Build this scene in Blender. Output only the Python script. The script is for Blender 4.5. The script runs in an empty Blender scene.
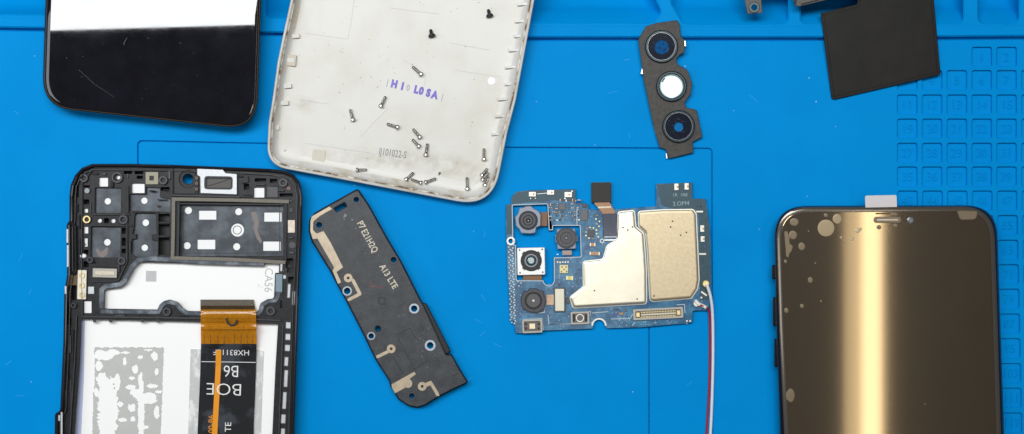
import bpy, bmesh, math, random
from mathutils import Vector
from mathutils.geometry import tessellate_polygon
random.seed(7)
SC = bpy.context.scene
COL = SC.collection
# ------------------------------------------------------------------ scale
# lengths below are written in picture pixels at mat level; 30 of them are 1 cm, 1 Blender unit = 1 cm
S = 1 / 30.0
D = 1100.0                      # camera height above the mat, same unit
SC.unit_settings.system = 'METRIC'
SC.unit_settings.scale_length = 0.01

# ------------------------------------------------------------------ camera
cam_d = bpy.data.cameras.new("camera")
cam = bpy.data.objects.new("camera", cam_d)
COL.objects.link(cam)
cam.location = (0, 0, D * S)
cam_d.sensor_width = 36
cam_d.lens = 36 * D / 1024
cam_d.clip_start = 0.1
cam_d.clip_end = 1000
SC.camera = cam

# ------------------------------------------------------------------ light
world = bpy.data.worlds.new("World")
SC.world = world
world.use_nodes = True
world.node_tree.nodes['Background'].inputs[0].default_value = (0.92, 0.96, 1.0, 1)
world.node_tree.nodes['Background'].inputs[1].default_value = 0.07

def area(name, x, y, z, sx, sy, radiance, color, rz=0.0, aim=None):
    """rectangular lamp hanging over the bench; radiance in W/m2/sr independent of size"""
    l = bpy.data.lights.new(name, 'AREA')
    l.shape = 'RECTANGLE'
    l.size, l.size_y = sx * S, sy * S
    l.energy = radiance * math.pi * (sx * S) * (sy * S)
    l.color = color
    o = bpy.data.objects.new(name, l)
    COL.objects.link(o)
    o.location = (x * S, y * S, z * S)
    if aim is not None:
        d = Vector((aim[0] * S, aim[1] * S, 0)) - o.location
        o.rotation_euler = d.to_track_quat('-Z', 'Y').to_euler()
    else:
        o.rotation_euler = (0, 0, rz)
    return o

# ceiling panel (seen mirrored in the black phone), a tube lamp (mirrored in the bronze film), a bench lamp
area("ceiling_panel", -430, 702, 2200, 2300, 620, 12.5, (0.97, 0.99, 1.0), rz=math.radians(1.6))
area("tube_lamp", 1062, -330, 2200, 56, 1500, 6.6, (1.0, 0.93, 0.80))
area("tube_lamp_reflector", 1044, -330, 2210, 118, 1500, 3.0, (1.0, 0.93, 0.80))
area("bench_lamp", 130, -230, 2200, 420, 380, 4.2, (1.0, 0.99, 0.97))
area("left_fill_light", -1700, 50, 1300, 700, 1000, 2.3, (0.93, 0.97, 1.0), aim=(0, 0))  # broad fill added at left; lifts that side and replaces lost ambient

SC.view_settings.view_transform = 'Standard'
SC.view_settings.look = 'None'
SC.view_settings.exposure = 0
SC.view_settings.gamma = 1
SC.render.engine = 'CYCLES'
SC.cycles.max_bounces = 8
SC.cycles.sample_clamp_indirect = 6

# ------------------------------------------------------------------ materials
MATS = {}
def mat(name, color, rough=0.5, metal=0.0, var=None, vscale=3.0, vamt=0.5, bump=0.0, bscale=30.0, coat=0.0, ior=1.5,
        trans=0.0, alpha=1.0, rvar=0.0, thresh=None, detail=4, stretch=None, spec=None):
    """Principled surface; var = second colour mixed in by noise, thresh = (lo,hi) sharpens that noise into patches"""
    if name in MATS:
        return MATS[name]
    m = bpy.data.materials.new(name)
    m.use_nodes = True
    nt = m.node_tree
    b = nt.nodes['Principled BSDF']
    b.inputs['Base Color'].default_value = (*color, 1)
    b.inputs['Roughness'].default_value = rough
    b.inputs['Metallic'].default_value = metal
    b.inputs['IOR'].default_value = ior
    b.inputs['Coat Weight'].default_value = coat
    b.inputs['Coat Roughness'].default_value = 0.08
    b.inputs['Transmission Weight'].default_value = trans
    b.inputs['Alpha'].default_value = alpha
    if spec is not None:
        b.inputs['Specular IOR Level'].default_value = spec
    tc = nt.nodes.new('ShaderNodeTexCoord')
    src = tc.outputs['Object']
    if stretch:
        mp = nt.nodes.new('ShaderNodeMapping')
        mp.inputs['Scale'].default_value = stretch
        nt.links.new(src, mp.inputs['Vector'])
        src = mp.outputs['Vector']
    if var is not None or rvar:
        n = nt.nodes.new('ShaderNodeTexNoise')
        n.inputs['Scale'].default_value = vscale
        n.inputs['Detail'].default_value = detail
        n.inputs['Roughness'].default_value = 0.6
        nt.links.new(src, n.inputs['Vector'])
        mr = nt.nodes.new('ShaderNodeMapRange')
        lo, hi = thresh or (0.3, 0.7)
        mr.inputs[1].default_value, mr.inputs[2].default_value = lo, hi
        mr.inputs[3].default_value, mr.inputs[4].default_value = 0, vamt
        nt.links.new(n.outputs['Fac'], mr.inputs[0])
        if var is not None:
            mx = nt.nodes.new('ShaderNodeMix')
            mx.data_type = 'RGBA'
            mx.inputs['A'].default_value = (*color, 1)
            mx.inputs['B'].default_value = (*var, 1)
            nt.links.new(mr.outputs[0], mx.inputs['Factor'])
            nt.links.new(mx.outputs['Result'], b.inputs['Base Color'])
        if rvar:
            m2 = nt.nodes.new('ShaderNodeMath')
            m2.operation = 'MULTIPLY_ADD'
            m2.inputs[1].default_value = rvar
            m2.inputs[2].default_value = rough
            nt.links.new(mr.outputs[0], m2.inputs[0])
            nt.links.new(m2.outputs[0], b.inputs['Roughness'])
    if bump:
        n2 = nt.nodes.new('ShaderNodeTexNoise')
        n2.inputs['Scale'].default_value = bscale
        n2.inputs['Detail'].default_value = 3
        nt.links.new(src, n2.inputs['Vector'])
        bp = nt.nodes.new('ShaderNodeBump')
        bp.inputs['Strength'].default_value = bump
        bp.inputs['Distance'].default_value = 0.008
        nt.links.new(n2.outputs['Fac'], bp.inputs['Height'])
        nt.links.new(bp.outputs['Normal'], b.inputs['Normal'])
    MATS[name] = m
    return m

def linc(r, g, b):
    f = lambda c: (c / 255 / 12.92) if c <= 10.3 else ((c / 255 + 0.055) / 1.055) ** 2.4
    return (f(r), f(g), f(b))

M_MAT = mat('blue_silicone', (0.0, 0.275, 0.70), 0.5, var=(0.0, 0.225, 0.60), vscale=0.22, vamt=0.6, bump=0.6, bscale=34, rvar=0.1, spec=0.03, detail=4)
M_BLACK = mat('black_plastic', (0.009, 0.009, 0.011), 0.42, var=(0.028, 0.028, 0.03), vscale=6, vamt=0.7, bump=0.5, bscale=40, spec=0.3)
M_BLACK2 = mat('worn_black_plastic', (0.022, 0.022, 0.024), 0.45, var=(0.06, 0.06, 0.06), vscale=9, vamt=0.65, bump=0.35, bscale=45, rvar=0.15)
M_DEEP = mat('deep_black', (0.006, 0.006, 0.007), 0.5)
M_GLASSB = mat('black_glass', (0.003, 0.003, 0.005), 0.014, ior=1.8, var=(0.007, 0.007, 0.012), vscale=1.3, vamt=1.0, rvar=0.02)
M_BEZEL = mat('bronze_edge_line', (0.32, 0.22, 0.13), 0.3, metal=0.8)
M_PHONEB = mat('black_metal_band', (0.015, 0.015, 0.02), 0.22, metal=0.3, coat=0.4)
M_WHITEP = mat('aged_white_plastic', (0.68, 0.67, 0.625), 0.42, var=(0.60, 0.56, 0.46), vscale=0.55, vamt=0.6, thresh=(0.45, 0.75), bump=0.10, bscale=18, rvar=0.1)
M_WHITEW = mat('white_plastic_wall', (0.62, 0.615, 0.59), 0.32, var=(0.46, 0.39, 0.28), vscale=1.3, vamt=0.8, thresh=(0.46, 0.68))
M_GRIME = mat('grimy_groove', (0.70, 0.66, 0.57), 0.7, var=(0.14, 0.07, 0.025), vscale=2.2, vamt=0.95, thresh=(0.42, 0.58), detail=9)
M_GREYP = mat('grey_outer_plastic', (0.50, 0.51, 0.51), 0.3)
M_PURPLE = mat('purple_stamp_ink', (0.10, 0.06, 0.52), 0.5, var=(0.30, 0.25, 0.62), vscale=14, vamt=0.7)
M_FAINT = mat('faint_grey_ink', (0.34, 0.33, 0.38), 0.5)
M_EMBOSS = mat('moulded_letter_shade', (0.24, 0.24, 0.23), 0.5)  # letters share the cover's colour; their relief shadow is put into this grey
M_STEEL = mat('screw_steel', (0.60, 0.58, 0.55), 0.27, metal=1.0, var=(0.24, 0.22, 0.20), vscale=12, vamt=0.7)
M_BSTEEL = mat('black_screw_steel', (0.03, 0.03, 0.03), 0.35, metal=0.6)
M_SILVER = mat('bright_tin', (0.82, 0.83, 0.84), 0.32, metal=0.9, bump=0.1, bscale=20)
M_SILVERP = mat('silver_adhesive_pad', (0.62, 0.64, 0.66), 0.45, metal=0.35, var=(0.45, 0.47, 0.5), vscale=7, vamt=0.5)
M_POCKET = mat('satin_grey_metal', (0.05, 0.057, 0.067), 0.36, metal=0.5, var=(0.13, 0.15, 0.17), vscale=1.6, vamt=0.8, bump=0.12, bscale=14, thresh=(0.42, 0.72))
M_GASKET = mat('grey_sealing_tape', (0.10, 0.115, 0.135), 0.28, metal=0.3, var=(0.36, 0.40, 0.45), vscale=2.6, vamt=0.9, thresh=(0.45, 0.72), bump=0.3, bscale=5)
M_FOIL = mat('white_reflector_foil', (0.95, 0.95, 0.94), 0.55, spec=0.3)
M_HOLEW = mat('white_layer_in_hole', (0.88, 0.88, 0.88), 0.5)
M_ADH = mat('torn_adhesive', (0.44, 0.44, 0.42), 0.65, var=(0.88, 0.88, 0.86), vscale=1.05, vamt=1.0, thresh=(0.495, 0.505), detail=3, stretch=(1.5, 0.75, 1))
M_ADH2 = mat('thin_adhesive', (0.55, 0.56, 0.55), 0.5, var=(0.8, 0.8, 0.79), vscale=2.6, vamt=1.0, thresh=(0.5, 0.62), stretch=(1.6, 0.7, 1))
M_LILAC = mat('pale_blue_edge_film', (0.50, 0.56, 0.78), 0.4)
M_BEIGE = mat('beige_foam_strip', (0.16, 0.145, 0.12), 0.7, bump=0.3, bscale=50, var=(0.24, 0.22, 0.185), vscale=12, vamt=0.6)
M_MIC = mat('beige_mesh_pad', (0.36, 0.34, 0.26), 0.7, bump=0.4, bscale=80)
M_TAN = mat('tan_contact', (0.55, 0.45, 0.36), 0.45, metal=0.3, var=(0.75, 0.7, 0.6), vscale=8, vamt=0.7)
M_SMEAR = mat('dried_residue', (0.20, 0.165, 0.155), 0.5)
M_AMBER = mat('amber_polyimide', (0.66, 0.25, 0.008), 0.16, var=(0.80, 0.42, 0.03), vscale=7, vamt=0.8, stretch=(4, 0.5, 1), coat=0.5)
M_AMBERD = mat('dark_amber_polyimide', (0.085, 0.055, 0.022), 0.35, var=(0.13, 0.08, 0.03), vscale=8, vamt=0.8)
M_ORANGE = mat('orange_strip', (0.80, 0.30, 0.01), 0.4)
M_FLEXB = mat('black_coverlay', (0.042, 0.043, 0.048), 0.28, var=(0.17, 0.20, 0.24), vscale=0.8, vamt=0.55, thresh=(0.56, 0.66), coat=0.2, bump=0.15, bscale=12)
M_INKW = mat('white_ink', (0.80, 0.80, 0.78), 0.5)
M_INKG = mat('grey_ink', (0.48, 0.48, 0.48), 0.5)
M_PCB = mat('blue_solder_mask', (0.008, 0.085, 0.19), 0.32, var=(0.07, 0.27, 0.44), vscale=3.0, vamt=0.8, thresh=(0.42, 0.7), coat=0.2, bump=0.5, bscale=24)
M_PCBT = mat('teal_bare_laminate', (0.012, 0.052, 0.078), 0.42, var=(0.02, 0.08, 0.11), vscale=7, vamt=0.6)
M_SHIELD = mat('pale_nickel_shield', (0.74, 0.68, 0.54), 0.34, metal=0.85, var=(0.84, 0.80, 0.68), vscale=2.2, vamt=0.6, bump=0.20, bscale=16)
M_SHIELDT = mat('tan_nickel_shield', (0.52, 0.42, 0.27), 0.44, metal=0.8, var=(0.62, 0.52, 0.36), vscale=9, vamt=0.8, bump=0.35, bscale=26)
M_PADG = mat('gold_pad', (0.85, 0.68, 0.34), 0.35, metal=0.7)
M_PADW = mat('tinned_pad', (0.80, 0.78, 0.70), 0.4, metal=0.3)
M_CHIP = mat('dark_chip_resin', (0.045, 0.045, 0.05), 0.35, coat=0.2)
M_CHIPB = mat('brown_chip_resin', (0.12, 0.11, 0.11), 0.4)
M_COPPER = mat('copper_component', (0.45, 0.23, 0.09), 0.4, metal=0.4)
M_VIOLET = mat('violet_component', (0.10, 0.10, 0.28), 0.4)
M_CAMG = mat('lavender_grey_housing', (0.23, 0.25, 0.31), 0.4, metal=0.3, bump=0.15)
M_CAMD = mat('charcoal_camera_housing', (0.055, 0.055, 0.065), 0.42, bump=0.15)
M_CAMW = mat('white_camera_frame', (0.85, 0.85, 0.83), 0.35, metal=0.2)
M_LENS = mat('camera_lens_glass', (0.008, 0.009, 0.014), 0.05, ior=1.7, coat=0.6)
M_LENSC = mat('teal_lens_coating', (0.02, 0.09, 0.11), 0.06, ior=1.8, coat=1.0)
M_CONN = mat('grey_connector_rim', (0.42, 0.40, 0.36), 0.4, metal=0.4)
M_CONNB = mat('beige_connector_body', (0.62, 0.58, 0.45), 0.45, metal=0.2)
M_REDC = mat('dark_red_cable', (0.30, 0.012, 0.035), 0.35)
M_WHTC = mat('white_cable', (0.72, 0.74, 0.80), 0.35)
M_BRACK = mat('taupe_bracket_coating', (0.030, 0.027, 0.024), 0.55, metal=0.2, var=(0.085, 0.075, 0.065), vscale=8, vamt=0.6, bump=0.4, bscale=40)
M_RING = mat('dark_ring_metal', (0.03, 0.05, 0.055), 0.28, metal=0.6)
M_RINGL = mat('bright_ring_edge', (0.22, 0.22, 0.24), 0.3, metal=0.8)
M_LENSD = mat('scratched_lens_coating', (0.006, 0.010, 0.022), 0.12, var=(0.05, 0.06, 0.09), vscale=9, vamt=0.8, thresh=(0.60, 0.68), ior=1.6, stretch=(1, 2.2, 1))
M_LENSB = mat('blue_clear_lens', (0.002, 0.085, 0.26), 0.10, var=(0.01, 0.02, 0.05), vscale=9, vamt=0.8, thresh=(0.5, 0.65))
M_LENSW = mat('half_mirror_lens', (0.085, 0.10, 0.105), 0.03, metal=1.0)
M_SHEET = mat('matt_black_sheet', (0.011, 0.010, 0.0098), 0.48, var=(0.018, 0.0165, 0.015), vscale=2, vamt=0.8, bump=0.35, bscale=5, spec=0.2)
M_TABG = mat('grey_brown_plastic', (0.07, 0.062, 0.056), 0.45, bump=0.3, bscale=40)
def film_material():
    """tinted mirror film: a sharp metallic reflection over a matt brown layer"""
    m = bpy.data.materials.new('bronze_privacy_film'); m.use_nodes = True
    nt = m.node_tree; N = nt.nodes.new; L = nt.links.new
    a = nt.nodes['Principled BSDF']; out = nt.nodes['Material Output']
    a.inputs['Base Color'].default_value = (0.33, 0.25, 0.145, 1); a.inputs['Metallic'].default_value = 1
    d = N('ShaderNodeBsdfPrincipled'); d.inputs['Roughness'].default_value = 0.3
    tc = N('ShaderNodeTexCoord'); n1 = N('ShaderNodeTexNoise'); n1.inputs['Scale'].default_value = 45; n1.inputs['Detail'].default_value = 2
    n2 = N('ShaderNodeTexNoise'); n2.inputs['Scale'].default_value = 0.7; n2.inputs['Detail'].default_value = 6
    mr = N('ShaderNodeMapRange'); mr.inputs[3].default_value = 0.035; mr.inputs[4].default_value = 0.085
    mx = N('ShaderNodeMix'); mx.data_type = 'RGBA'; mx.inputs['A'].default_value = (0.068, 0.045, 0.024, 1); mx.inputs['B'].default_value = (0.046, 0.031, 0.018, 1)
    L(tc.outputs['Object'], n1.inputs['Vector']); L(tc.outputs['Object'], n2.inputs['Vector'])
    L(n1.outputs['Fac'], mr.inputs[0]); L(mr.outputs[0], a.inputs['Roughness']); L(n2.outputs['Fac'], mx.inputs['Factor']); L(mx.outputs['Result'], d.inputs['Base Color'])
    ms = N('ShaderNodeMixShader'); ms.inputs[0].default_value = 0.5
    L(a.outputs[0], ms.inputs[1]); L(d.outputs[0], ms.inputs[2]); L(ms.outputs[0], out.inputs['Surface'])
    return m
M_FILM = film_material()
M_BUBBLE = mat('trapped_air_bronze', (0.20, 0.155, 0.10), 0.35, metal=0.35)
M_BUBD = mat('bright_air_speck', (0.55, 0.45, 0.28), 0.4, metal=0.4)
M_TRIM = mat('clear_film_edge', (0.15, 0.13, 0.11), 0.15, metal=0.6)
M_TAB = mat('milky_pull_tab', (0.80, 0.74, 0.72), 0.35, alpha=0.72)
M_SPKG = mat('nickel_antenna_trace', (0.55, 0.46, 0.34), 0.42, metal=0.35, var=(0.40, 0.31, 0.22), vscale=5, vamt=0.7, bump=0.2, bscale=20)
M_SPK = mat('grey_speaker_housing', (0.020, 0.023, 0.028), 0.42, var=(0.062, 0.068, 0.076), vscale=2.8, vamt=0.8, bump=0.9, bscale=45, rvar=0.1)
M_SPKW = mat('scratched_white_ink', (0.62, 0.55, 0.44), 0.5)
M_RINGB = mat('pale_metal_eyelet', (0.55, 0.62, 0.70), 0.3, metal=0.6)
M_REDM = mat('red_marker', (0.16, 0.03, 0.035), 0.5)
M_DUST = mat('dust_speck', (0.75, 0.78, 0.80), 0.7)

# ------------------------------------------------------------------ geometry helpers
def W(x, y, z):
    k = (D - z) / D
    return Vector(((x - 512) * k * S, (217 - y) * k * S, z * S))

def arc(cx, cy, r, a0, a1, n):
    return [(cx + r * math.cos(math.radians(a0 + (a1 - a0) * i / n)), cy + r * math.sin(math.radians(a0 + (a1 - a0) * i / n))) for i in range(n + 1)]

def circ(cx, cy, r, n=28, ry=None):
    ry = ry or r
    return [(cx + r * math.cos(2 * math.pi * i / n), cy + ry * math.sin(2 * math.pi * i / n)) for i in range(n)]

def rpoly(pts, r=2.0, n=5):
    """polygon with rounded corners; pts may carry their own radius as a third value"""
    out = []
    N = len(pts)
    for i in range(N):
        p = pts[i]
        rr = p[2] if len(p) > 2 else r
        P, A, B = Vector(p[:2]), Vector(pts[i - 1][:2]), Vector(pts[(i + 1) % N][:2])
        u, v = A - P, B - P
        lu, lv = u.length, v.length
        if rr <= 0.01 or lu < 1e-4 or lv < 1e-4:
            out.append(tuple(P)); continue
        u /= lu; v /= lv
        ang = math.acos(max(-1, min(1, u.dot(v))))
        if ang > math.pi - 0.06:
            out.append(tuple(P)); continue
        t = min(rr / math.tan(ang / 2), lu * 0.49, lv * 0.49)
        a, b = P + u * t, P + v * t
        for k in range(n + 1):
            s = k / n
            out.append(tuple(a * (1 - s) ** 2 * 1 + P * 2 * s * (1 - s) + b * s * s))
    return out

def rect(x0, y0, x1, y1, r=0.6, rot=0.0, n=3):
    p = [(x0, y0), (x1, y0), (x1, y1), (x0, y1)]
    if rot:
        cx, cy = (x0 + x1) / 2, (y0 + y1) / 2
        c, s = math.cos(math.radians(rot)), math.sin(math.radians(rot))
        p = [(cx + (x - cx) * c - (y - cy) * s, cy + (x - cx) * s + (y - cy) * c) for x, y in p]
    return rpoly(p, r, n) if r else p

def area2(p):
    return sum(p[i][0] * p[(i + 1) % len(p)][1] - p[(i + 1) % len(p)][0] * p[i][1] for i in range(len(p)))

def clean(p):
    q = []
    for a in p:
        if not q or (abs(a[0] - q[-1][0]) + abs(a[1] - q[-1][1])) > 1e-3:
            q.append((a[0], a[1]))
    if len(q) > 2 and abs(q[0][0] - q[-1][0]) + abs(q[0][1] - q[-1][1]) < 1e-3:
        q.pop()
    return q if area2(q) > 0 else q[::-1]

def inset(p, d):
    """p positive area in y-down pixel space; d > 0 moves inward"""
    if abs(d) < 1e-6:
        return p
    out = []
    N = len(p)
    for i in range(N):
        a, b, c = Vector(p[i - 1]), Vector(p[i]), Vector(p[(i + 1) % N])
        e1, e2 = (b - a).normalized(), (c - b).normalized()
        n1, n2 = Vector((-e1.y, e1.x)), Vector((-e2.y, e2.x))
        m = (n1 + n2)
        if m.length < 1e-5:
            m = n1
        m.normalize()
        k = d / max(0.45, m.dot(n1))
        out.append((b.x + m.x * k, b.y + m.y * k))
    return out

class Tilt:
    """a thing leaning on the ridge: its base plane rises by k per unit toward the trays, touching the mat at y0"""
    def __init__(self, y0, k):
        self.Y0, self.k = 217 - y0, k
    def at(self, y, z):
        return (z + 0.05 + self.k * ((217 - y) - self.Y0)) / (1 + self.k * (217 - y) / D)
    def __call__(self, x, y):
        return self.at(y, 0)

class MB:
    """collects shapes into one mesh object"""
    def __init__(self, tilt=None):
        self.bm = bmesh.new()
        self.mi = 0
        self.tilt = tilt
    def v(self, x, y, z):
        if isinstance(self.tilt, Tilt):
            z = self.tilt.at(y, z)
        elif self.tilt:
            z = z + self.tilt(x, y)
        return self.bm.verts.new(W(x, y, z))
    def face(self, vs):
        try:
            f = self.bm.faces.new(vs)
            f.material_index = self.mi
            f.smooth = True
            return f
        except ValueError:
            return None
    def loft(self, outline, prof, mids=None, cap0=True, cap1=True):
        p = clean(outline)
        rings = [[self.v(x, y, z) for x, y in inset(p, d)] for d, z in prof]
        N = len(p)
        for k in range(len(rings) - 1):
            if mids:
                self.mi = mids[k]
            a, b = rings[k], rings[k + 1]
            for i in range(N):
                j = (i + 1) % N
                self.face((a[i], a[j], b[j], b[i]))
        for flag, rg, q in ((cap0, rings[0], prof[0]), (cap1, rings[-1], prof[-1])):
            if flag:
                if mids:
                    self.mi = mids[0] if rg is rings[0] else mids[-1]
                pp = inset(p, q[0])
                for t in tessellate_polygon([[Vector((x, y, 0)) for x, y in pp]]):
                    f = self.face([rg[i] for i in t])
                    if f: f.smooth = False
        return self
    def plate(self, outline, z0, z1, holes=(), b=0.4, bottom=False):
        o = clean(outline)
        loops = [(o, 1)] + [(clean(h), -1) for h in holes]
        top, topv = [], []
        bot, botv = [], []
        for p, sg in loops:
            prof = [(0, z0), (0, z1 - b), (b * sg, z1)] if b else [(0, z0), (0, z1)]
            rings = [[self.v(x, y, z) for x, y in inset(p, d)] for d, z in prof]
            N = len(p)
            for k in range(len(rings) - 1):
                for i in range(N):
                    j = (i + 1) % N
                    self.face((rings[k][i], rings[k][j], rings[k + 1][j], rings[k + 1][i]))
            top.append([Vector((x, y, 0)) for x, y in inset(p, prof[-1][0])]); topv += rings[-1]
            bot.append([Vector((x, y, 0)) for x, y in p]); botv += rings[0]
        for t in tessellate_polygon(top):
            f = self.face([topv[i] for i in t])
            if f: f.smooth = False
        if bottom:
            for t in tessellate_polygon(bot):
                self.face([botv[i] for i in t])
        return self
    def box(self, x0, y0, x1, y1, z0, z1, r=0.5, rot=0, b=0.3):
        return self.plate(rect(x0, y0, x1, y1, r, rot), z0, z1, b=b)
    def cyl(self, cx, cy, r, z0, z1, b=0.3, n=28):
        return self.plate(circ(cx, cy, r, n), z0, z1, b=b)
    def ring(self, cx, cy, r0, r1, z0, z1, b=0.3, n=32):
        return self.plate(circ(cx, cy, r1, n), z0, z1, holes=[circ(cx, cy, r0, n)], b=b)
    def dome(self, cx, cy, rx, ry, z0, h, n=24):
        return self.loft(circ(cx, cy, rx, n, ry), [(0, z0), (rx * 0.15, z0 + h * 0.6), (min(rx, ry) * 0.4, z0 + h)], cap0=False)
    def strip(self, pts, w, z0, z1, b=0.2, rnd=0):
        """flat band of width w along a polyline"""
        L, R = [], []
        N = len(pts)
        for i in range(N):
            p = Vector(pts[i][:2])
            e1 = (p - Vector(pts[i - 1][:2])).normalized() if i > 0 else None
            e2 = (Vector(pts[i + 1][:2]) - p).normalized() if i < N - 1 else None
            e1 = e1 or e2; e2 = e2 or e1
            n1, n2 = Vector((-e1.y, e1.x)), Vector((-e2.y, e2.x))
            m = (n1 + n2).normalized()
            k = w / 2 / max(0.5, m.dot(n1))
            L.append(tuple(p + m * k)); R.append(tuple(p - m * k))
        return self.plate(rpoly(L + R[::-1], rnd, 3) if rnd else L + R[::-1], z0, z1, b=b)
    def tube(self, pts, r, n=10):
        """round cable through points (x, y, z)"""
        P = [W(x, y, z + (self.tilt(x, y) if self.tilt else 0)) for x, y, z in pts]
        R = r * S
        rings = []
        for i, p in enumerate(P):
            t = (P[min(i + 1, len(P) - 1)] - P[max(i - 1, 0)]).normalized()
            up = Vector((0, 0, 1)) if abs(t.z) < 0.9 else Vector((1, 0, 0))
            a = t.cross(up).normalized(); c = a.cross(t)
            rings.append([self.bm.verts.new(p + (a * math.cos(2 * math.pi * k / n) + c * math.sin(2 * math.pi * k / n)) * R) for k in range(n)])
        for i in range(len(rings) - 1):
            for k in range(n):
                self.face((rings[i][k], rings[i][(k + 1) % n], rings[i + 1][(k + 1) % n], rings[i + 1][k]))
        self.face(rings[0]); self.face(rings[-1][::-1])
        return self
    def text(self, s, cx, cy, size, ang, z0, z1, bold=0.0, sx=1.0, flip=False):
        """letters lying flat; ang in degrees, clockwise in the picture"""
        cu = bpy.data.curves.new('letters', 'FONT')
        cu.body = s; cu.size = 1; cu.align_x = 'CENTER'; cu.align_y = 'CENTER'
        cu.offset = bold; cu.extrude = 0; cu.resolution_u = 3
        ob = bpy.data.objects.new('letters', cu)
        COL.objects.link(ob)
        dg = bpy.context.evaluated_depsgraph_get()
        me = bpy.data.meshes.new_from_object(ob.evaluated_get(dg))
        bpy.data.objects.remove(ob); bpy.data.curves.remove(cu)
        c, sn = math.cos(math.radians(ang)), math.sin(math.radians(ang))
        def place(co, z):
            x, y = co.x * size * sx, -co.y * size
            return self.v(cx + x * c - y * sn, cy + x * sn + y * c, z)
        tv = [place(v.co, z1) for v in me.vertices]
        for p in me.polygons:
            self.face([tv[i] for i in p.vertices])
        cnt = {}
        for p in me.polygons:
            for k in p.edge_keys:
                cnt[k] = cnt.get(k, 0) + 1
        bv = {}
        for (a, b_), n in cnt.items():
            if n == 1:
                for q in (a, b_):
                    if q not in bv:
                        bv[q] = place(me.vertices[q].co, z0)
                self.face((tv[a], tv[b_], bv[b_], bv[a]))
        bpy.data.meshes.remove(me)
        return self
    def build(self, name, m, parent=None, smooth=35, **props):
        me = bpy.data.meshes.new(name)
        bmesh.ops.recalc_face_normals(self.bm, faces=self.bm.faces)
        off = parent_loc(parent)
        for v in self.bm.verts:
            v.co -= off
        self.bm.to_mesh(me); self.bm.free()
        if not smooth:
            me.polygons.foreach_set('use_smooth', [False] * len(me.polygons))
        for x in (m if isinstance(m, (list, tuple)) else [m]):
            me.materials.append(x)
        if smooth:
            sm = [False] * len(me.polygons)
            me.polygons.foreach_get('use_smooth', sm)
            me.set_sharp_from_angle(angle=math.radians(smooth))
            me.polygons.foreach_set('use_smooth', sm)
        o = bpy.data.objects.new(name, me)
        COL.objects.link(o)
        if parent is not None:
            o.parent = parent
        for k, v in props.items():
            o[k] = v
        return o

def parent_loc(p):
    v = Vector((0, 0, 0))
    while p is not None:
        v += p.location
        p = p.parent
    return v

def thing(name, label, cat, x=512, y=217, z=0, group=None):
    o = bpy.data.objects.new(name, None)
    o.empty_display_size = 0.3
    COL.objects.link(o)
    o.location = W(x, y, z)
    o['label'] = label; o['category'] = cat
    if group:
        o['group'] = group
    return o

# ------------------------------------------------------------------ the mat (setting)
RZ = 4.0                                        # height of the ridge in front of the trays
def interp(tab, x):
    if x <= tab[0][0]: return tab[0][1]
    for (a, ya), (b, yb) in zip(tab, tab[1:]):
        if x <= b:
            t = (x - a) / (b - a); t = t * t * (3 - 2 * t) * 0.4 + t * 0.6
            return ya + (yb - ya) * t
    return tab[-1][1]
RIDGE = [(-60, 26.5), (20, 28), (262, 32.5), (400, 35.5), (520, 37.5), (820, 37.5), (1100, 36)]
TOPL = [(-60, 13), (20, 15), (262, 18), (520, 23), (820, 23.5), (1100, 22)]
cells, nums = [], []
ROWS = [47, 70.3, 94.7, 118.8, 143, 166.7, 190.8, 215.3, 240, 264.5, 289, 313.8, 338.5, 363.4, 388, 412.8, 437]
for r_, y0 in enumerate(ROWS):
    sh = max(0, (y0 - 170)) * 0.022
    for c in range(7):
        n_ = 3 + 8 * (r_ - 1) + c if r_ else c - 2
        if r_ == 0 and c not in (3, 4):
            continue
        x0 = 897.3 + 24.85 * c + sh
        cells.append(rect(x0, y0, x0 + 20, y0 + 19.6, 2.6, n=3))
        nums.append((n_, x0 + 10, y0 + 10))
bm_ = MB()
top = [(x, interp(RIDGE, x) + 3.4) for x in range(-60, 1101, 20)]  # gap added at the ridge foot, shaped to darken like the ridge's shadow
sheet = top + [(1100, 520), (-60, 520)]
# long moulded line: from x=139 across to x=712 and down, and a line below the circuit board
def yline(x):
    return interp([(138, 141), (265, 143.5), (510, 147.5), (712, 148.5)], x)
gx = [138 + i * (712 - 138) / 28 for i in range(29)]
gtop = [(x, yline(x)) for x in gx]
def groove(pts, w=1.2):
    L, R = [], []
    for i, p in enumerate(pts):
        p = Vector(p); a = Vector(pts[max(i - 1, 0)]); b = Vector(pts[min(i + 1, len(pts) - 1)])
        e = (b - a).normalized(); n = Vector((-e.y, e.x))
        L.append(tuple(p + n * w / 2)); R.append(tuple(p - n * w / 2))
    return L + R[::-1]
corner_l = arc(142, 145, 4, 180, 262, 4)
corner_r = arc(708, 152.5, 4, 278, 360, 4)
loop = [(138.0, 430 + 60)] + [(138, y) for y in range(470, 160, -30)] + corner_l + gtop[1:-1] + corner_r + [(712, y) for y in range(170, 490, 30)] + [(712, 490)]
bm_.plate(sheet, -14, 0, holes=cells + [groove(loop), groove([(649, 300), (649, 400), (649, 495)])], b=0.45)
mat_top = bm_.build('repair_mat', M_MAT)
mat_top['kind'] = 'structure'
mat_top['label'] = 'bright blue silicone repair mat with trays and numbered squares'
b = MB()
b.plate([(-80, 46), (1120, 46), (1120, 540), (-80, 540)], -9, -3.1, b=0)
b.plate([(-80, 26), (1120, 26), (1120, 46.5), (-80, 46.5)], -9, -5, b=0)
b.build('mat_recess_floor', M_MAT, mat_top)
b = MB()
for n_, x, y in nums:
    b.text(str(n_), x + random.uniform(-.5, .5), y + 0.3, 12.6, 0, -3.15, -2.1, bold=0.0, sx=.9)
b.build('raised_numbers', M_MAT, mat_top, smooth=0)
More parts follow.
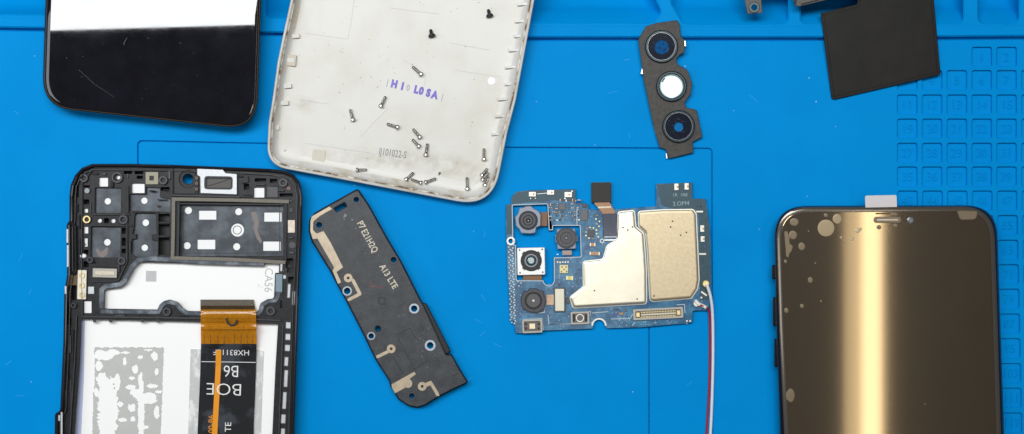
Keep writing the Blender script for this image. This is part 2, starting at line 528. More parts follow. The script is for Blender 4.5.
# ridge plus tray walls
trays = [
    rpoly([(-50, -60, 4), (258, -60, 4), (258, interp(TOPL, 258) - 1.0, 5), (120, interp(TOPL, 120) - 1, 0), (-50, 13, 5)], 4),
    rpoly([(266, -60, 4), (650, -60, 4), (650, -12, 3), (661, 12, 5), (653, 22, 4), (520, 22, 0), (400, 20, 0), (266, 17.5, 5)], 4),
    rpoly([(672, -60, 4), (788, -60, 4), (788, 23, 6), (684, 23.2, 6), (672, 4, 6)], 4),
    rect(801, -60, 963, 22.8, 6), rect(979, -60, 1018.5, 22.6, 6), rect(1031, -60, 1090, 22.6, 6)]
b = MB()
rp = [(x, interp(RIDGE, x)) for x in range(-60, 1101, 20)]
b.plate(rp + [(1100, -80), (-60, -80)], -25, RZ, holes=trays, b=1.7)
b.build('tray_walls', M_MAT, mat_top)
b = MB()                                        # tray floor: a shallow basin sloping up to the ridge
xs = list(range(-60, 1101, 20)); prof = [(-80, -24), (-10, -23), (4, -20), (9, -14), (13, -7)]
rows = [[b.v(x, y, z) for x in xs] for y, z in prof]
rows.append([b.v(x, interp(TOPL, x) + 3, 4.2) for x in xs])
for r0, r1 in zip(rows, rows[1:]):
    for i in range(len(xs) - 1):
        b.face((r0[i], r0[i + 1], r1[i + 1], r1[i]))
b.build('tray_floor', M_MAT, mat_top)
b = MB()
b.plate([(-80, -80), (1120, -80), (1120, 540), (-80, 540)], -30, -26, b=0)
b.build('mat_underside', M_MAT, mat_top)
b = MB()                                        # lint on the mat
for _ in range(26):
    x, y = random.uniform(5, 1010), random.uniform(45, 430)
    b.box(x, y, x + random.uniform(.5, 1.3), y + random.uniform(.3, .6), 0.0, 0.12, r=0, rot=random.uniform(0, 180), b=0)
b.build('lint_specks', M_DUST, mat_top, kind='stuff')
M_SCUFF = mat('pale_scuff_on_silicone', (0.01, 0.33, 0.74), 0.6)
for _ in range(16):
    x, y = random.choice([(random.uniform(10, 40), random.uniform(60, 420)), (random.uniform(480, 640), random.uniform(50, 140)), (random.uniform(720, 880), random.uniform(60, 190)), (random.uniform(470, 500), random.uniform(230, 420)), (random.uniform(540, 760), random.uniform(345, 425))])
    a_ = random.uniform(0, 3.1); l_ = random.uniform(3, 11)
    MB().strip([(x, y), (x + l_ * .5 * math.cos(a_) + .5, y + l_ * .5 * math.sin(a_)), (x + l_ * math.cos(a_), y + l_ * math.sin(a_))], random.uniform(.25, .5), 0, .06, b=0).build('scuff', M_SCUFF, mat_top)

# ------------------------------------------------------------------ black phone, screen up
tilt_of = Tilt
TP = tilt_of(128, RZ / 96)
t = thing('smartphone', 'black phone lying screen up with a white ceiling light mirrored in its glass', 'phone', 150, 60, 0)
PO = rpoly([(50, -150, 8), (41.6, 107.6, 34), (257.4, 131.0, 32), (266.5, -150, 8)], 20, n=10)
MB(TP).loft(PO, [(5, 0), (1.2, 2), (0, 6), (0, 17), (0.6, 20.6), (1.4, 21)], cap1=False).build('body_band', M_PHONEB, t)
MB(TP).loft(PO, [(1.4, 20), (1.5, 22.0), (2.3, 22.6)], cap0=False, cap1=False).build('edge_line', M_BEZEL, t)
MB(TP).loft(PO, [(2.3, 21), (2.4, 22.7), (3.2, 23.3), (4.6, 23.7), (6.2, 23.8)], cap0=False).build('screen_glass', M_GLASSB, t)
M_FS = mat('fine_scratch', (0.012, 0.012, 0.017), 0.22)
for (x0, y0), (x1, y1) in (((79, 70), (114, 97)), ((124, 45), (127, 38))):
    MB(TP).strip([(x0, y0), ((x0 + x1) / 2 - 1.5, (y0 + y1) / 2 + 1), (x1, y1)], 0.35, 23.8, 23.86, b=0).build('glass_scratch', M_FS, t)
b = MB(TP)
for _ in range(26):
    x, y = random.uniform(55, 245), random.uniform(38, 112)
    b.cyl(x, y, random.uniform(.2, .45), 23.8, 23.9, b=0, n=8)
b.build('glass_dust', M_FS, t, kind='stuff')

# ------------------------------------------------------------------ white back cover
TC = tilt_of(205, RZ / 170)
cover = thing('phone_back_cover', 'white plastic phone back cover lying open side up, full of loose screws', 'phone cover', 400, 100, 0)
CO = rpoly([(311, -110, 8), (290.7, 0, 0), (283, 35, 0), (277.5, 62, 0), (272.3, 100, 0), (268.6, 122, 0), (266.4, 165.6, 34), (330, 177.3, 0), (375, 185.9, 0), (419, 194.2, 0), (492.5, 208.2, 38), (507.6, 132, 0), (516, 100, 0), (534.5, 0, 0), (556, -110, 8)], 4, n=10)
b = MB(TC)
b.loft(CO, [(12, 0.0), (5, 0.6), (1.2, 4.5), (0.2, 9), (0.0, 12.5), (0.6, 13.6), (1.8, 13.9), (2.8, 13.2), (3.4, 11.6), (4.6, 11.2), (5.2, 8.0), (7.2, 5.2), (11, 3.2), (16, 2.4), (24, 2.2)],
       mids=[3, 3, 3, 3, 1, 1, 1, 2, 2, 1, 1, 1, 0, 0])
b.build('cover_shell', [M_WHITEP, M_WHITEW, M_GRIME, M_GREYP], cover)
for x, y, w in ((521.5, 4, 8), (519, 21, 8), (512.5, 50, 8), (509, 67, 8), (501, 99, 7), (498.5, 116, 7), (494, 134, 5), (516, 36, 4), (506.5, 84, 4)):
    MB(TC).box(x - w / 2, y - 1.3, x + w / 2 + 3, y + 1.3, 2.2, 6.0, r=0.4, rot=-4).build('snap_clip', M_WHITEW, cover)
for x, y in ((297, 36), (292, 60), (289, 86), (286, 103), (277, 128)):
    MB(TC).box(x - 5, y - 2.2, x + 2.5, y + 2.2, 2.2, 5.2, r=0.5, rot=-6).build('snap_clip', M_WHITEW, cover)
b = MB(TC)
b.box(312, 150, 325, 167, 2.2, 2.75, r=1, rot=6); b.build('adhesive_patch', mat('yellowed_tape', (0.58, 0.545, 0.45), 0.35), cover)
b = MB(TC)
b.box(287.5, 54.5, 296, 66, 2.2, 5.0, r=1, rot=6); b.build('locator_boss', mat('tan_boss', (.56, .50, .40), .5), cover)
MB(TC).cyl(491.5, 81, 4.0, 2.2, 2.5).build('white_dot', mat('fresh_white_spot', (0.9, 0.9, 0.9), 0.4), cover)
for s_, x, y in (('H', 394.2, 84.3), ('1', 402.4, 86.5), ('L', 416.2, 89.8), ('0', 421.2, 91.2), ('S', 428.3, 93.2), ('A', 434.6, 95.2)):
    MB(TC).text(s_, x, y, 10.2, 13, 2.25, 2.45, bold=0.07, sx=0.82).build('stamped_letter', M_PURPLE, cover, smooth=0)
for s_, x, y in (('|', 387.5, 82.5), ('0', 408.0, 88.0), ('|', 442.3, 97.2)):
    MB(TC).text(s_, x, y, 8.5, 13, 2.25, 2.4, sx=0.8, bold=.01).build('faded_letter', M_FAINT, cover, smooth=0)
MB(TC).text('IJ101022-S', 392.6, 153.4, 10.2, 8.5, 2.25, 2.5, sx=0.64, bold=.004).build('moulded_number', M_EMBOSS, cover, smooth=0)
for a_, b_ in (((372, 124), (388, 108)), ((360, 137), (372, 124)), ((304, 143), (370, 153)), ((404, 60), (412, 65)), ((425, 76), (424, 86)), ((305, 33), (348, 39)), ((348, 39), (354, 0)), ((450, 43), (490, 50)), ((390, 8), (440, 14)), ((455, 70), (500, 77)), ((300, 100), (330, 104))):
    MB(TC).strip([a_, ((a_[0] + b_[0]) / 2 + .6, (a_[1] + b_[1]) / 2 + .3), b_], 0.4, 2.2, 2.34, b=0).build('scratch', mat('grey_scratch', (0.52, 0.51, 0.47), 0.6), cover)
b = MB(TC)
for _ in range(90):
    x = random.uniform(285, 515); y = random.uniform(2, 192)
    if 268 + 20 + (0) < x < 500 - y * 0.2 and y < 160 + (x - 280) * 0.12:
        b.box(x, y, x + random.uniform(.3, 1.1), y + random.uniform(.3, .7), 2.2, 2.42, r=0, rot=random.uniform(0, 90), b=0)
b.build('grit', mat('dark_grit', (0.20, 0.15, 0.10), 0.8), cover, kind='stuff')
def stain_material():
    m = bpy.data.materials.new('brown_stain_film'); m.use_nodes = True
    nt = m.node_tree; b = nt.nodes['Principled BSDF']; N = nt.nodes.new
    b.inputs['Base Color'].default_value = (0.50, 0.41, 0.26, 1); b.inputs['Roughness'].default_value = 0.6
    tc = N('ShaderNodeTexCoord')
    mp = N('ShaderNodeMapping'); mp.inputs['Location'].default_value = (-1, -1, 0); mp.inputs['Scale'].default_value = (2, 2, 0)
    ln = N('ShaderNodeVectorMath'); ln.operation = 'LENGTH'
    mr = N('ShaderNodeMapRange'); mr.inputs[1].default_value = 0.1; mr.inputs[2].default_value = 0.95; mr.inputs[3].default_value = 0.20; mr.inputs[4].default_value = 0
    no = N('ShaderNodeTexNoise'); no.inputs['Scale'].default_value = 3.2; no.inputs['Detail'].default_value = 7
    m2 = N('ShaderNodeMapRange'); m2.inputs[1].default_value = 0.35; m2.inputs[2].default_value = 0.7
    mu = N('ShaderNodeMath'); mu.operation = 'MULTIPLY'
    L = nt.links.new
    L(tc.outputs['Generated'], mp.inputs['Vector']); L(mp.outputs[0], ln.inputs[0]); L(ln.outputs['Value'], mr.inputs[0])
    L(tc.outputs['Object'], no.inputs['Vector']); L(no.outputs['Fac'], m2.inputs[0]); L(mr.outputs[0], mu.inputs[0]); L(m2.outputs[0], mu.inputs[1]); L(mu.outputs[0], b.inputs['Alpha'])
    return m
M_STAIN = stain_material()
nst = [0]
def stain(cx, cy, rx, ry):
    nst[0] += 1
    MB(TC).plate(circ(cx, cy, rx, 30, ry), 2.2, 2.24 + .03 * nst[0], b=0).build('stain', M_STAIN, cover)
stain(452, 172, 36, 20); stain(450, 162, 24, 14); stain(410, 160, 40, 16); stain(304, 105, 18, 12); stain(365, 160, 60, 16); stain(320, 158, 30, 18); stain(482, 178, 16, 22); stain(292, 62, 9, 12); stain(500, 110, 10, 40)

# ------------------------------------------------------------------ loose screws
def make_screw(name, m, cat='screw'):
    r = bpy.data.objects.new(name, None); COL.objects.link(r)
    def lathe(prof, nm, seg=14):
        bm = bmesh.new(); rings = []
        for x, rr in prof:
            rings.append([bm.verts.new((x * S, rr * S * math.cos(2 * math.pi * k / seg), rr * S * math.sin(2 * math.pi * k / seg))) for k in range(seg)])
        for i in range(len(rings) - 1):
            for k in range(seg):
                bm.faces.new((rings[i][k], rings[i][(k + 1) % seg], rings[i + 1][(k + 1) % seg], rings[i + 1][k]))
        bm.faces.new(rings[0][::-1]); bm.faces.new(rings[-1])
        bmesh.ops.recalc_face_normals(bm, faces=bm.faces)
        me = bpy.data.meshes.new(nm); bm.to_mesh(me); bm.free(); me.materials.append(m)
        o = bpy.data.objects.new(nm, me); COL.objects.link(o); o.parent = r
        return o
    return r, lathe
def screw_kind(name, m, length, rs, rh):
    r, lathe = make_screw(name, m)
    pr = [(0, rs * .8)]
    x = 0.6
    while x < length - 2:
        pr += [(x, rs * .93), (x + .45, rs * 1.1), (x + .9, rs * .93)]; x += 1.05
    pr += [(length - 1.2, rs * .85)]
    lathe(pr, 'shaft')
    lathe([(length - 1.6, rs * .9), (length - 1.2, rh * .8), (length - .5, rh), (length + .7, rh), (length + 1.1, rh * .75), (length + 1.15, rh * .35), (length + .6, rh * .25)], 'head')
    return r
silver0 = screw_kind('screw', M_STEEL, 9.5, 1.5, 2.45)
black0 = screw_kind('screw', M_BSTEEL, 5.0, 1.25, 2.7)
G1, G2 = 'silver screws scattered in the white cover', 'black screws in the white cover'
screws = [
    (412.5, 66.5, 422, 75, 'silver screw lying just above the purple stamped code', 0),
    (385.6, 96.5, 380.4, 107, 'silver screw standing nearly upright in line, just below the purple stamped H', 0),
    (350.2, 109.5, 353.3, 121, 'silver screw farthest from the others at the cover long side, left of the stamp', 0),
    (387, 123.8, 398.8, 127.6, 'silver screw lying level above the moulded number', 0),
    (413, 129, 420.6, 138, 'upper silver screw of the three close together beside the moulded number', 0),
    (412.4, 139.5, 419.6, 147, 'middle silver screw of the three close together beside the moulded number', 0),
    (427.6, 143.6, 425.6, 156, 'lower silver screw of the three beside the moulded number, pointing up', 0),
    (366.8, 169.9, 356, 170.0, 'silver screw lying level near the yellowed adhesive patch at the bottom rim', 0),
    (413.6, 172.6, 405.4, 180.2, 'silver screw with its head toward the rim in the row of three at the bottom', 0),
    (411, 179.4, 422, 183.3, 'silver screw touching the bottom rim, middle of the row of three', 0),
    (436, 178.6, 424.6, 182.6, 'silver screw slanting up, last of the row of three at the bottom rim', 0),
    (467, 177.4, 467.6, 190, 'silver screw pointing up alone between the row of three and the corner', 0),
    (484, 148.6, 484, 160.5, 'silver screw pointing up above the heap in the cover corner', 0),
    (487.4, 168.5, 481.4, 176, 'uppermost silver screw of the heap in the rounded cover corner', 0),
    (488.2, 172.4, 481.8, 180.6, 'middle silver screw of the heap in the rounded cover corner', 1.8),
    (489.2, 177, 484.4, 186, 'lowest silver screw of the heap in the rounded cover corner', 0)]
def copy_tree(o, parent=None):
    c = o.copy(); COL.objects.link(c); c.parent = parent
    for ch in o.children:
        k = ch.copy(); COL.objects.link(k); k.parent = c
    return c
def put(o, x0, y0, x1, y1, up, rs, rh, length):
    z0 = 2.4 + TC(x0, y0) + rs + up
    a, b_ = W(x0, y0, z0 + 0.2), W(x1, y1, z0 + rh - rs)
    o.location = a
    o.rotation_euler = (b_ - a).to_track_quat('X', 'Z').to_euler()
    k = (b_ - a).length / S / (length + 1.0)
    o.scale = (k, k, k)
for i, (x0, y0, x1, y1, lab, up) in enumerate(screws):
    o = silver0 if i == 0 else copy_tree(silver0)
    put(o, x0, y0, x1, y1, up, 1.35, 2.75, 9.5)
    o.scale = (o.scale[0], 1, 1)
    o['label'] = lab; o['category'] = 'screw'; o['group'] = G1
for i, (x0, y0, x1, y1, lab) in enumerate([(488.3, 9.6, 490, 17, 'black screw nearest the snap clips of the white cover, far above the stamped code'),
                                           (430.6, 29.6, 432.2, 37, 'black screw near the middle of the cover, above the silver screw by the stamp')]):
    o = black0 if i == 0 else copy_tree(black0)
    put(o, x0, y0, x1, y1, 0, 1.25, 2.7, 5.0)
    o['label'] = lab; o['category'] = 'screw'; o['group'] = G2
st = copy_tree(black0)                              # short screw resting head down
st.name = 'screw'
st.location = W(439.5, 172.5, 8.4 + TC(439, 172)); st.rotation_euler = (0, math.radians(66), math.radians(-120)); st.scale = (.8, .8, .8)
for ch in st.children:
    ch.data = ch.data.copy(); ch.data.materials[0] = mat('dull_steel', (0.22, 0.20, 0.17), 0.4, metal=0.8)
st.location.z = (4.4 + TC(439, 172)) * S
st['label'] = 'short dull grey screw resting on its head on the brown stain'; st['category'] = 'screw'
del st['group']

# ------------------------------------------------------------------ phone mid frame (display assembly from behind)
fr = thing('phone_midframe', 'black phone frame seen from inside with white foil bays and an amber display ribbon', 'phone frame', 180, 320, 0)
FO = [(69.3, 196), (70.5, 185), (75, 175), (82, 167.5), (92, 163.7), (130, 163.6), (172, 164.6), (225, 166.8), (269, 168.6), (284, 170.4), (294, 174.6), (300.5, 183), (303, 196), (301.8, 240), (299, 300),
      (297, 360), (294.6, 434), (291, 520), (50, 520), (54.5, 436), (54.8, 413), (60, 411), (62, 366), (63.2, 342), (64.2, 291), (67, 275), (66.6, 224), (69.3, 221)]
FO = rpoly(FO, 4, n=3)
CAMHOLE = circ(188, 179, 5.2, 24)
bay1 = rpoly([(135, 265, 2), (140, 262, 3), (190, 263.5, 0), (264.5, 266, 0), (265, 262, .6), (283, 262.5, 1), (284, 272, 1), (275, 273, .5), (274, 298, 3), (266, 300, 5), (259.5, 305, 4), (258.5, 311.5, 2), (188, 311, 3), (183, 308, 3), (178, 302, 4),
              (170, 299.6, 4), (162, 302, 4), (158, 309.5, 3), (104.5, 308.5, 1), (105, 289.5, 3), (121, 287.5, 5), (128, 280, 4)], 1)
bay2 = [(81.5, 319), (140, 320.4), (278, 324), (275.3, 370), (272.3, 434), (268, 515), (70, 515), (76, 413), (80, 360)]
whites = [rect(99.2, 177.5, 108, 186.5, .6), rect(132, 183.5, 144.5, 193, .6), rect(254, 187.5, 264.3, 197.5, .8), rect(84, 301, 91.5, 313, .5),
          circ(118.4, 177.4, 2.0, 14), circ(99.6, 220.6, 2.2, 14), circ(113.2, 220.8, 2.2, 14), rect(84.2, 226.6, 88.2, 233.4, .4), rect(84.4, 238, 87.6, 246.6, .3), rect(84.4, 208.5, 88, 212.6, .5)]
pk1 = rect(95, 188, 121, 213, .6, .6); pk2 = rpoly([(129.6, 194.4), (146, 194.4), (146, 187.4), (160, 188), (160, 197), (170.5, 199), (170.5, 212), (129.5, 210.5)], .6)
pk3 = rpoly([(135, 213.5, 2), (156, 213.5, 3), (156.5, 234, .5), (152, 235, .5), (152, 240, .5), (157.5, 241, .5), (157.5, 257, 1), (138, 257.5, 4), (131.5, 254, 1), (132, 239.5, .5), (136.5, 239, .3), (136.5, 234, .3), (132.5, 233.5, .3), (134, 228, .5)], .6)
pk4 = rect(91, 227, 120.5, 257.5, .6, 1)
pk5 = rpoly([(180, 202), (283, 203.5), (283.5, 256), (178.5, 256)], .8)
silverwin = rect(204.5, 176.5, 232.5, 189.3, 3, 1)
darkpits = [rect(71.5, 184, 78.5, 197, .8), rect(84, 185.6, 89.5, 187.2, .3), rect(84, 199.6, 89, 204.2, .5), rect(84.2, 250, 88.2, 255, .4), rect(84, 261.5, 88.5, 267, .5), rect(124, 171, 132, 173.8, .4), rect(135, 171.5, 143, 174, .4), rect(137, 176, 142.5, 178.6, .4),
            rect(255, 178.5, 266, 181.6, .5), rect(270, 179, 277, 182.6, .5), rect(244, 184, 249, 189.5, .5), rect(279.8, 193.6, 292.5, 196.6, .4), rect(161, 187.3, 169.5, 190.6, .3), rect(122, 228, 125.5, 233.5, .3), rect(122, 238, 125.5, 245.5, .3), rect(122, 249, 125.5, 253, .3),
            rect(159, 214, 169.5, 221.5, .4), rect(159, 224.5, 169.5, 235, .4), rect(159, 238, 169.5, 254.5, .4), rect(104.4, 218.4, 108.8, 223, .6), rect(72, 278, 75.8, 300, .6), rect(66.5, 318, 71, 324, .6), rect(286, 258.5, 293, 272, .6), rect(288.6, 277, 294, 284, .5)]
zD = 15.0
b = MB()
b.plate(inset(clean(FO), 3.2), 5, zD, holes=[CAMHOLE, bay1, bay2, pk1, pk2, pk3, pk4, pk5] + whites + darkpits, b=0.35)
b.build('inner_deck', M_BLACK, fr)
b = MB()
b.loft(FO, [(3, 0), (0.6, 2), (0, 6), (0, 17), (0.5, 18.6), (1.6, 19.2), (2.9, 18.8), (3.3, 14)], cap0=False, cap1=False)
b.build('outer_band', M_PHONEB, fr)
b = MB(); b.plate(inset(clean(FO), 4), 1, 6.0, holes=[circ(188, 179, 5.0, 24)], b=0); b.build('pit_floor', M_DEEP, fr)
# foil floors
b = MB(); b.plate(inset(clean(bay1), -2.5), 6.1, 9.4, b=0); b.build('upper_white_foil', M_FOIL, fr)
b = MB(); b.plate(inset(clean(bay2), -1.5), 6.2, 8.0, b=0); b.build('battery_bay_foil', M_FOIL, fr)
for h in whites:
    MB().plate(inset(clean(h), -.8), 6.1, 13.0, b=0).build('white_window', M_HOLEW, fr)
def pocket(poly, holes, z):
    MB().plate(inset(clean(poly), -.6), 6.1, z, holes=holes, b=0.25).build('pocket_plate', M_POCKET, fr)
    for h in holes:
        MB().plate(inset(clean(h), -.5), 6.1, z - 1.0, b=0).build('white_window', M_HOLEW, fr)
pocket(pk1, [circ(107.6, 201.2, 3.3)], 12.4)
pocket(pk2, [circ(144.2, 200.6, 3.3)], 12.4)
pocket(pk3, [circ(145.6, 222.6, 3.4), circ(144.6, 247.6, 3.3)], 12.4)
pocket(pk4, [circ(107.2, 242.2, 3.4)], 12.4)
pocket(pk5, [circ(188.3, 210.4, 3.6), circ(238.5, 211.6, 3.6), circ(187, 245.6, 3.6), circ(236.6, 246.6, 3.6), circ(237.4, 230, 6.6),
             rect(198.8, 210.6, 216.3, 219.6, .5), rect(264, 212.4, 281.6, 221.6, .5), rect(197.4, 239.6, 215.2, 249.2, .5), rect(263, 241.4, 280.8, 250.8, .5)], 10.2)
b = MB()                                           # thin engraved lines in the large pocket
for pts in (([(183.5, 206), (183.5, 253.5)]), ([(183.5, 253), (282, 253)]), ([(279.5, 206), (279.5, 253)])):
    b.strip(pts, 0.7, 10.2, 10.7, b=0.1)
b.ring(237.2, 230, 3.8, 4.4, 9.2, 9.6, b=0.1)
b.build('pocket_rib', M_POCKET, fr)
b = MB(); b.plate(rpoly([(250.5, 212), (256, 212), (259, 223), (257.5, 231), (262, 241), (261, 244), (257, 239), (253.5, 229), (254, 222)], 2), 10.2, 10.32, b=0)
b.plate(rpoly([(95.5, 250), (97, 248), (101, 252), (105, 249), (106.5, 246.5), (108.5, 248), (107.5, 254), (103, 258.5), (98.5, 256)], 2), 12.4, 12.52, b=0)
b.build('residue_smear', M_SMEAR, fr)
b = MB()
for x in range(9):
    b.box(253 + x * 3 + random.uniform(0, 1), 222.6, 255 + x * 3, 224.6, 10.2, 10.3, r=0, b=0); b.box(255 + x * 2.8, 228.5, 257 + x * 2.8, 229.6, 10.2, 10.3, r=0, b=0)
b.box(267, 234.4, 275, 237, 10.2, 10.3, r=.3, b=0)
b.build('faint_print', M_CHIP, fr)
# beige foam frame round the large pocket
b = MB()
b.strip([(289, 201.6), (230, 200), (173.5, 199.2), (173.2, 230), (172.5, 258), (230, 259.4), (285.5, 262.4)], 3.6, 14.5, 17.2)
b.build('foam_frame', M_BEIGE, fr)
b = MB(); b.strip([(179, 203.5), (283, 204.5)], 1.6, 11, 16.6); b.strip([(178.6, 203), (177.6, 257)], 2.4, 11, 16.6); b.strip([(178, 256.6), (284, 259)], 1.6, 11, 16.4)
b.build('pocket_wall', M_DEEP, fr)
# gasket tape round the upper bay
b = MB()
b.strip([(264.5, 263.6), (225, 262.6), (190, 261.2), (172, 259.6), (150, 258.6), (139, 259.6), (132.8, 265.6), (124.5, 281), (119.5, 285), (106, 286.2), (101.8, 289.5), (101.2, 309)], 5.2, 14.9, 16.3, b=0.7)
b.strip([(100, 311.6), (158.5, 312.2), (161.5, 306), (165, 303), (170, 301.8), (176, 303.6), (180.5, 309.6), (186, 313), (201, 313.6)], 4.6, 14.95, 16.4, b=0.7)
b.strip([(256.6, 315), (260.6, 311), (262.5, 304.6), (268, 301.4), (275.6, 300.4), (278, 296), (278.6, 274)], 4.6, 14.95, 16.4, b=0.7)
b.build('sealing_gasket', M_GASKET, fr)
# raised ribs on the deck
b = MB()
for pts, w in ((([(92, 170), (150, 170.4), (172, 171)]), 1.2), (([(92, 170), (86, 178), (82, 184), (81.6, 290)]), 1.2), (([(82, 290), (82, 316)]), 1.5), (([(92, 214.6), (130, 214.8)]), 1.2), (([(91, 225.6), (132, 226)]), 1.1),
               (([(128, 186), (128, 213), (122, 214)]), 1.2), (([(132.5, 212), (158, 212.2), (158, 256)]), 1.0), (([(158, 223), (170, 223)]), 1.0), (([(158, 236.6), (170, 236.6)]), 1.0), (([(127, 216), (127, 262), (118, 281), (92, 281.6)]), 1.2),
               (([(90, 266), (119, 266.6)]), 1.0), (([(82, 316.6), (201, 318.2)]), 2.0), (([(256, 319.4), (281, 320.4)]), 1.8), (([(240, 172), (270, 174), (286, 179), (296, 192)]), 1.4), (([(239, 196.4), (252, 197)]), 1.2), (([(248, 176), (248, 182), (242, 183)]), .9),
               (([(172, 166.4), (172, 196)]), 1.4), (([(197, 167), (197, 196)]), 1.3), (([(172, 195.2), (240, 197)]), 1.8), (([(286.5, 203), (286, 262)]), 1.0), (([(283, 324), (280, 400), (276.5, 500)]), 1.6), (([(291, 322), (289, 400), (286, 500)]), 1.0),
               (([(76.5, 316), (74.6, 360), (70, 430), (66, 500)]), 1.4), (([(66, 330), (64, 400)]), .8), (([(258, 285), (259, 285)]), .5)):
    b.strip(pts, w, zD - .1, zD + 2.0, b=0.35)
b.build('deck_rib', M_BLACK2, fr)
b = MB()
for x0, y0, x1, y1 in ((122, 186, 127.5, 213),):
    b.box(x0, y0, x1, y1, 12, 14.0)
b.build('brown_foam_block', mat('brown_foam', (0.06, 0.045, 0.035), 0.8), fr)
fi = clean(FO)
MB().plate(inset(fi, 5.2), zD - .1, zD + 2.6, holes=[inset(fi, 6.3)], b=.3).build('inner_lip', M_BLACK2, fr)
rf = random.Random(11)
for x, y, w, h in ((95, 173.6, 6, 2.4), (104, 173.8, 4, 2), (112, 184.6, 3, 5), (127.6, 176, 2.2, 5), (169.4, 175, 2.4, 8), (165.6, 190, 5, 1.6), (90.4, 208, 1.6, 12), (126.6, 257, 1.8, 7), (162, 199.6, 9, 1.6), (152.4, 191, 6, 1.4), (130, 246, 1.6, 9), (118.8, 268, 1.4, 9),
                   (240.6, 176.6, 5, 1.8), (247, 195.6, 8, 1.6), (260.5, 184.4, 9, 1.6), (274, 186, 5, 1.2), (281, 190.6, 6, 1.6), (290, 201, 5, 2.4), (291, 210, 4, 5), (290.6, 237.6, 5, 2), (291.6, 252.6, 5, 2.4), (80.6, 247, 1.4, 16), (79.8, 222, 1.4, 14), (93, 262.6, 5, 1.8),
                   (281.4, 288, 2, 12), (280.8, 304, 2, 8), (262, 319.8, 5, 2), (120, 315.6, 10, 1.6), (142, 316.4, 12, 1.4), (184, 316.8, 10, 1.6), (70, 344, 2, 18), (68.4, 372, 2, 16), (66.2, 398, 2, 16), (73.6, 350, 1.2, 40), (71, 396, 1.2, 34)):
    MB().box(x - w / 2, y - h / 2, x + w / 2, y + h / 2, zD - .2, zD + rf.choice((1.0, 1.6, 2.2)), r=.5, b=.35).build('moulded_block', rf.choice((M_BLACK2, M_CAMD, M_PHONEB)), fr)
for x, y in ((84, 244), (79, 262), (289.4, 266), (278, 288), (92, 215.6), (128, 204), (158, 206), (246, 168.8), (66.6, 352), (65.2, 384), (62.6, 404), (71.4, 329)):
    MB().cyl(x, y, 1.2, zD - .1, zD + .5, b=0, n=10).build('pin_hole', M_DEEP, fr)
for pts in (([(82, 168.4), (93, 164.9), (130, 164.9), (170, 165.8)]), ([(72.4, 196), (73.6, 186), (77.4, 177)]), ([(270, 170), (286, 172.4), (296, 178.6), (300.4, 190)]), ([(300.6, 206), (299.6, 240), (297.4, 296)]), ([(64.6, 342), (63.2, 366), (61.4, 408)])):
    MB().strip(pts, .7, zD + 3.6, zD + 4.5, b=.2).build('rim_glint_edge', M_PHONEB, fr)
# screw posts
for x, y, ro, ri, m in ((83.6, 178, 4.4, 2.0, M_CAMD), (163, 180.2, 4.6, 2.2, M_CAMD), (123, 219.6, 4.8, 2.4, M_CAMD), (121.4, 261, 4.2, 2.0, M_CAMD), (90, 260, 3.4, 1.6, M_CAMD), (166.6, 311.8, 4.4, 2.0, M_CAMD),
                        (270.6, 311, 4.8, 2.2, M_CAMD), (283, 182.6, 4.6, 2.2, M_CAMD), (73.4, 305.6, 3.0, 1.5, M_CAMD), (86.6, 219.4, 4.1, 2.1, M_PADG)):
    p = MB().ring(x, y, ri, ro, zD - .2, zD + 2.6, b=0.5).build('brass_insert' if m is M_PADG else 'screw_post', m, fr)
    MB().cyl(x, y, ri + .1, zD - .2, zD + .5, b=0, n=16).build('post_bore', M_DEEP, p)
p = MB().ring(117, 177.5, 3.4, 5.8, zD - .2, zD + 2.4, b=0.6).build('round_socket', M_CAMD, fr)
MB().cyl(87, 190.8, 3.1, zD - .2, zD + 1.6, b=.6).build('silver_disc', mat('dull_disc', (0.22, 0.24, 0.26), 0.35, metal=0.6), fr)
MB().cyl(292.2, 245.2, 3.6, zD - .2, zD + .8, b=.3).build('round_pad', M_CAMD, fr)
b = MB(); b.plate(rect(145.5, 172, 158.4, 184.4, .6), zD - .2, zD + 1.8, holes=[rect(149.6, 176, 153.8, 180.4, .3)]); p = b.build('microphone_pad', M_MIC, fr)
MB().box(149, 175.6, 154.2, 180.8, zD - .3, zD + .5, b=0).build('microphone_hole', M_DEEP, p)
# front camera seat
b = MB(); b.plate(rect(174, 167.6, 196, 194, .8), zD - .2, zD + 1.2, holes=[circ(188, 179, 8.8)]); b.build('camera_seat', M_DEEP, fr)
b = MB(); b.ring(188, 179, 5.2, 8.6, 8, 13.6, b=1.6); b.build('camera_hole_collar', M_CHIP, fr)
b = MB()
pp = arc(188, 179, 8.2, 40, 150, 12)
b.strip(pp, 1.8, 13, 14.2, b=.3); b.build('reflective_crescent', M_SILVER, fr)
for y in (178, 183.4, 189):
    MB().box(195.2, y - 1.6, 198.2, y + 1.6, zD, zD + 1.9, r=.4).build('brown_contact', mat('brown_contact', (0.16, 0.12, 0.09), 0.5), fr)
b = MB(); b.plate(rpoly([(197, 167.4), (222, 168.4), (225.6, 173, 1), (237, 174), (237, 194.6), (200.4, 193.2), (200.2, 177), (197.2, 175)], .8), zD, zD + 2.9, holes=[silverwin]); p = b.build('earpiece_adhesive_frame', M_SILVERP, fr)
b = MB(); b.plate(inset(clean(silverwin), -.6), zD - .2, zD + .7, b=0); p2 = b.build('earpiece_mesh', mat('fine_grey_mesh', (0.07, 0.065, 0.06), 0.55, bump=.5, bscale=70, var=(.12, .115, .11), vscale=30), p)
b = MB(); b.plate(silverwin, zD + .6, zD + 2.6, holes=[inset(clean(silverwin), 1.6)], b=.1); b.strip([(208, 186), (220, 182.4), (231, 178.4)], 1.0, zD + .6, zD + .9, b=0); b.build('earpiece_rim', M_DEEP, p)
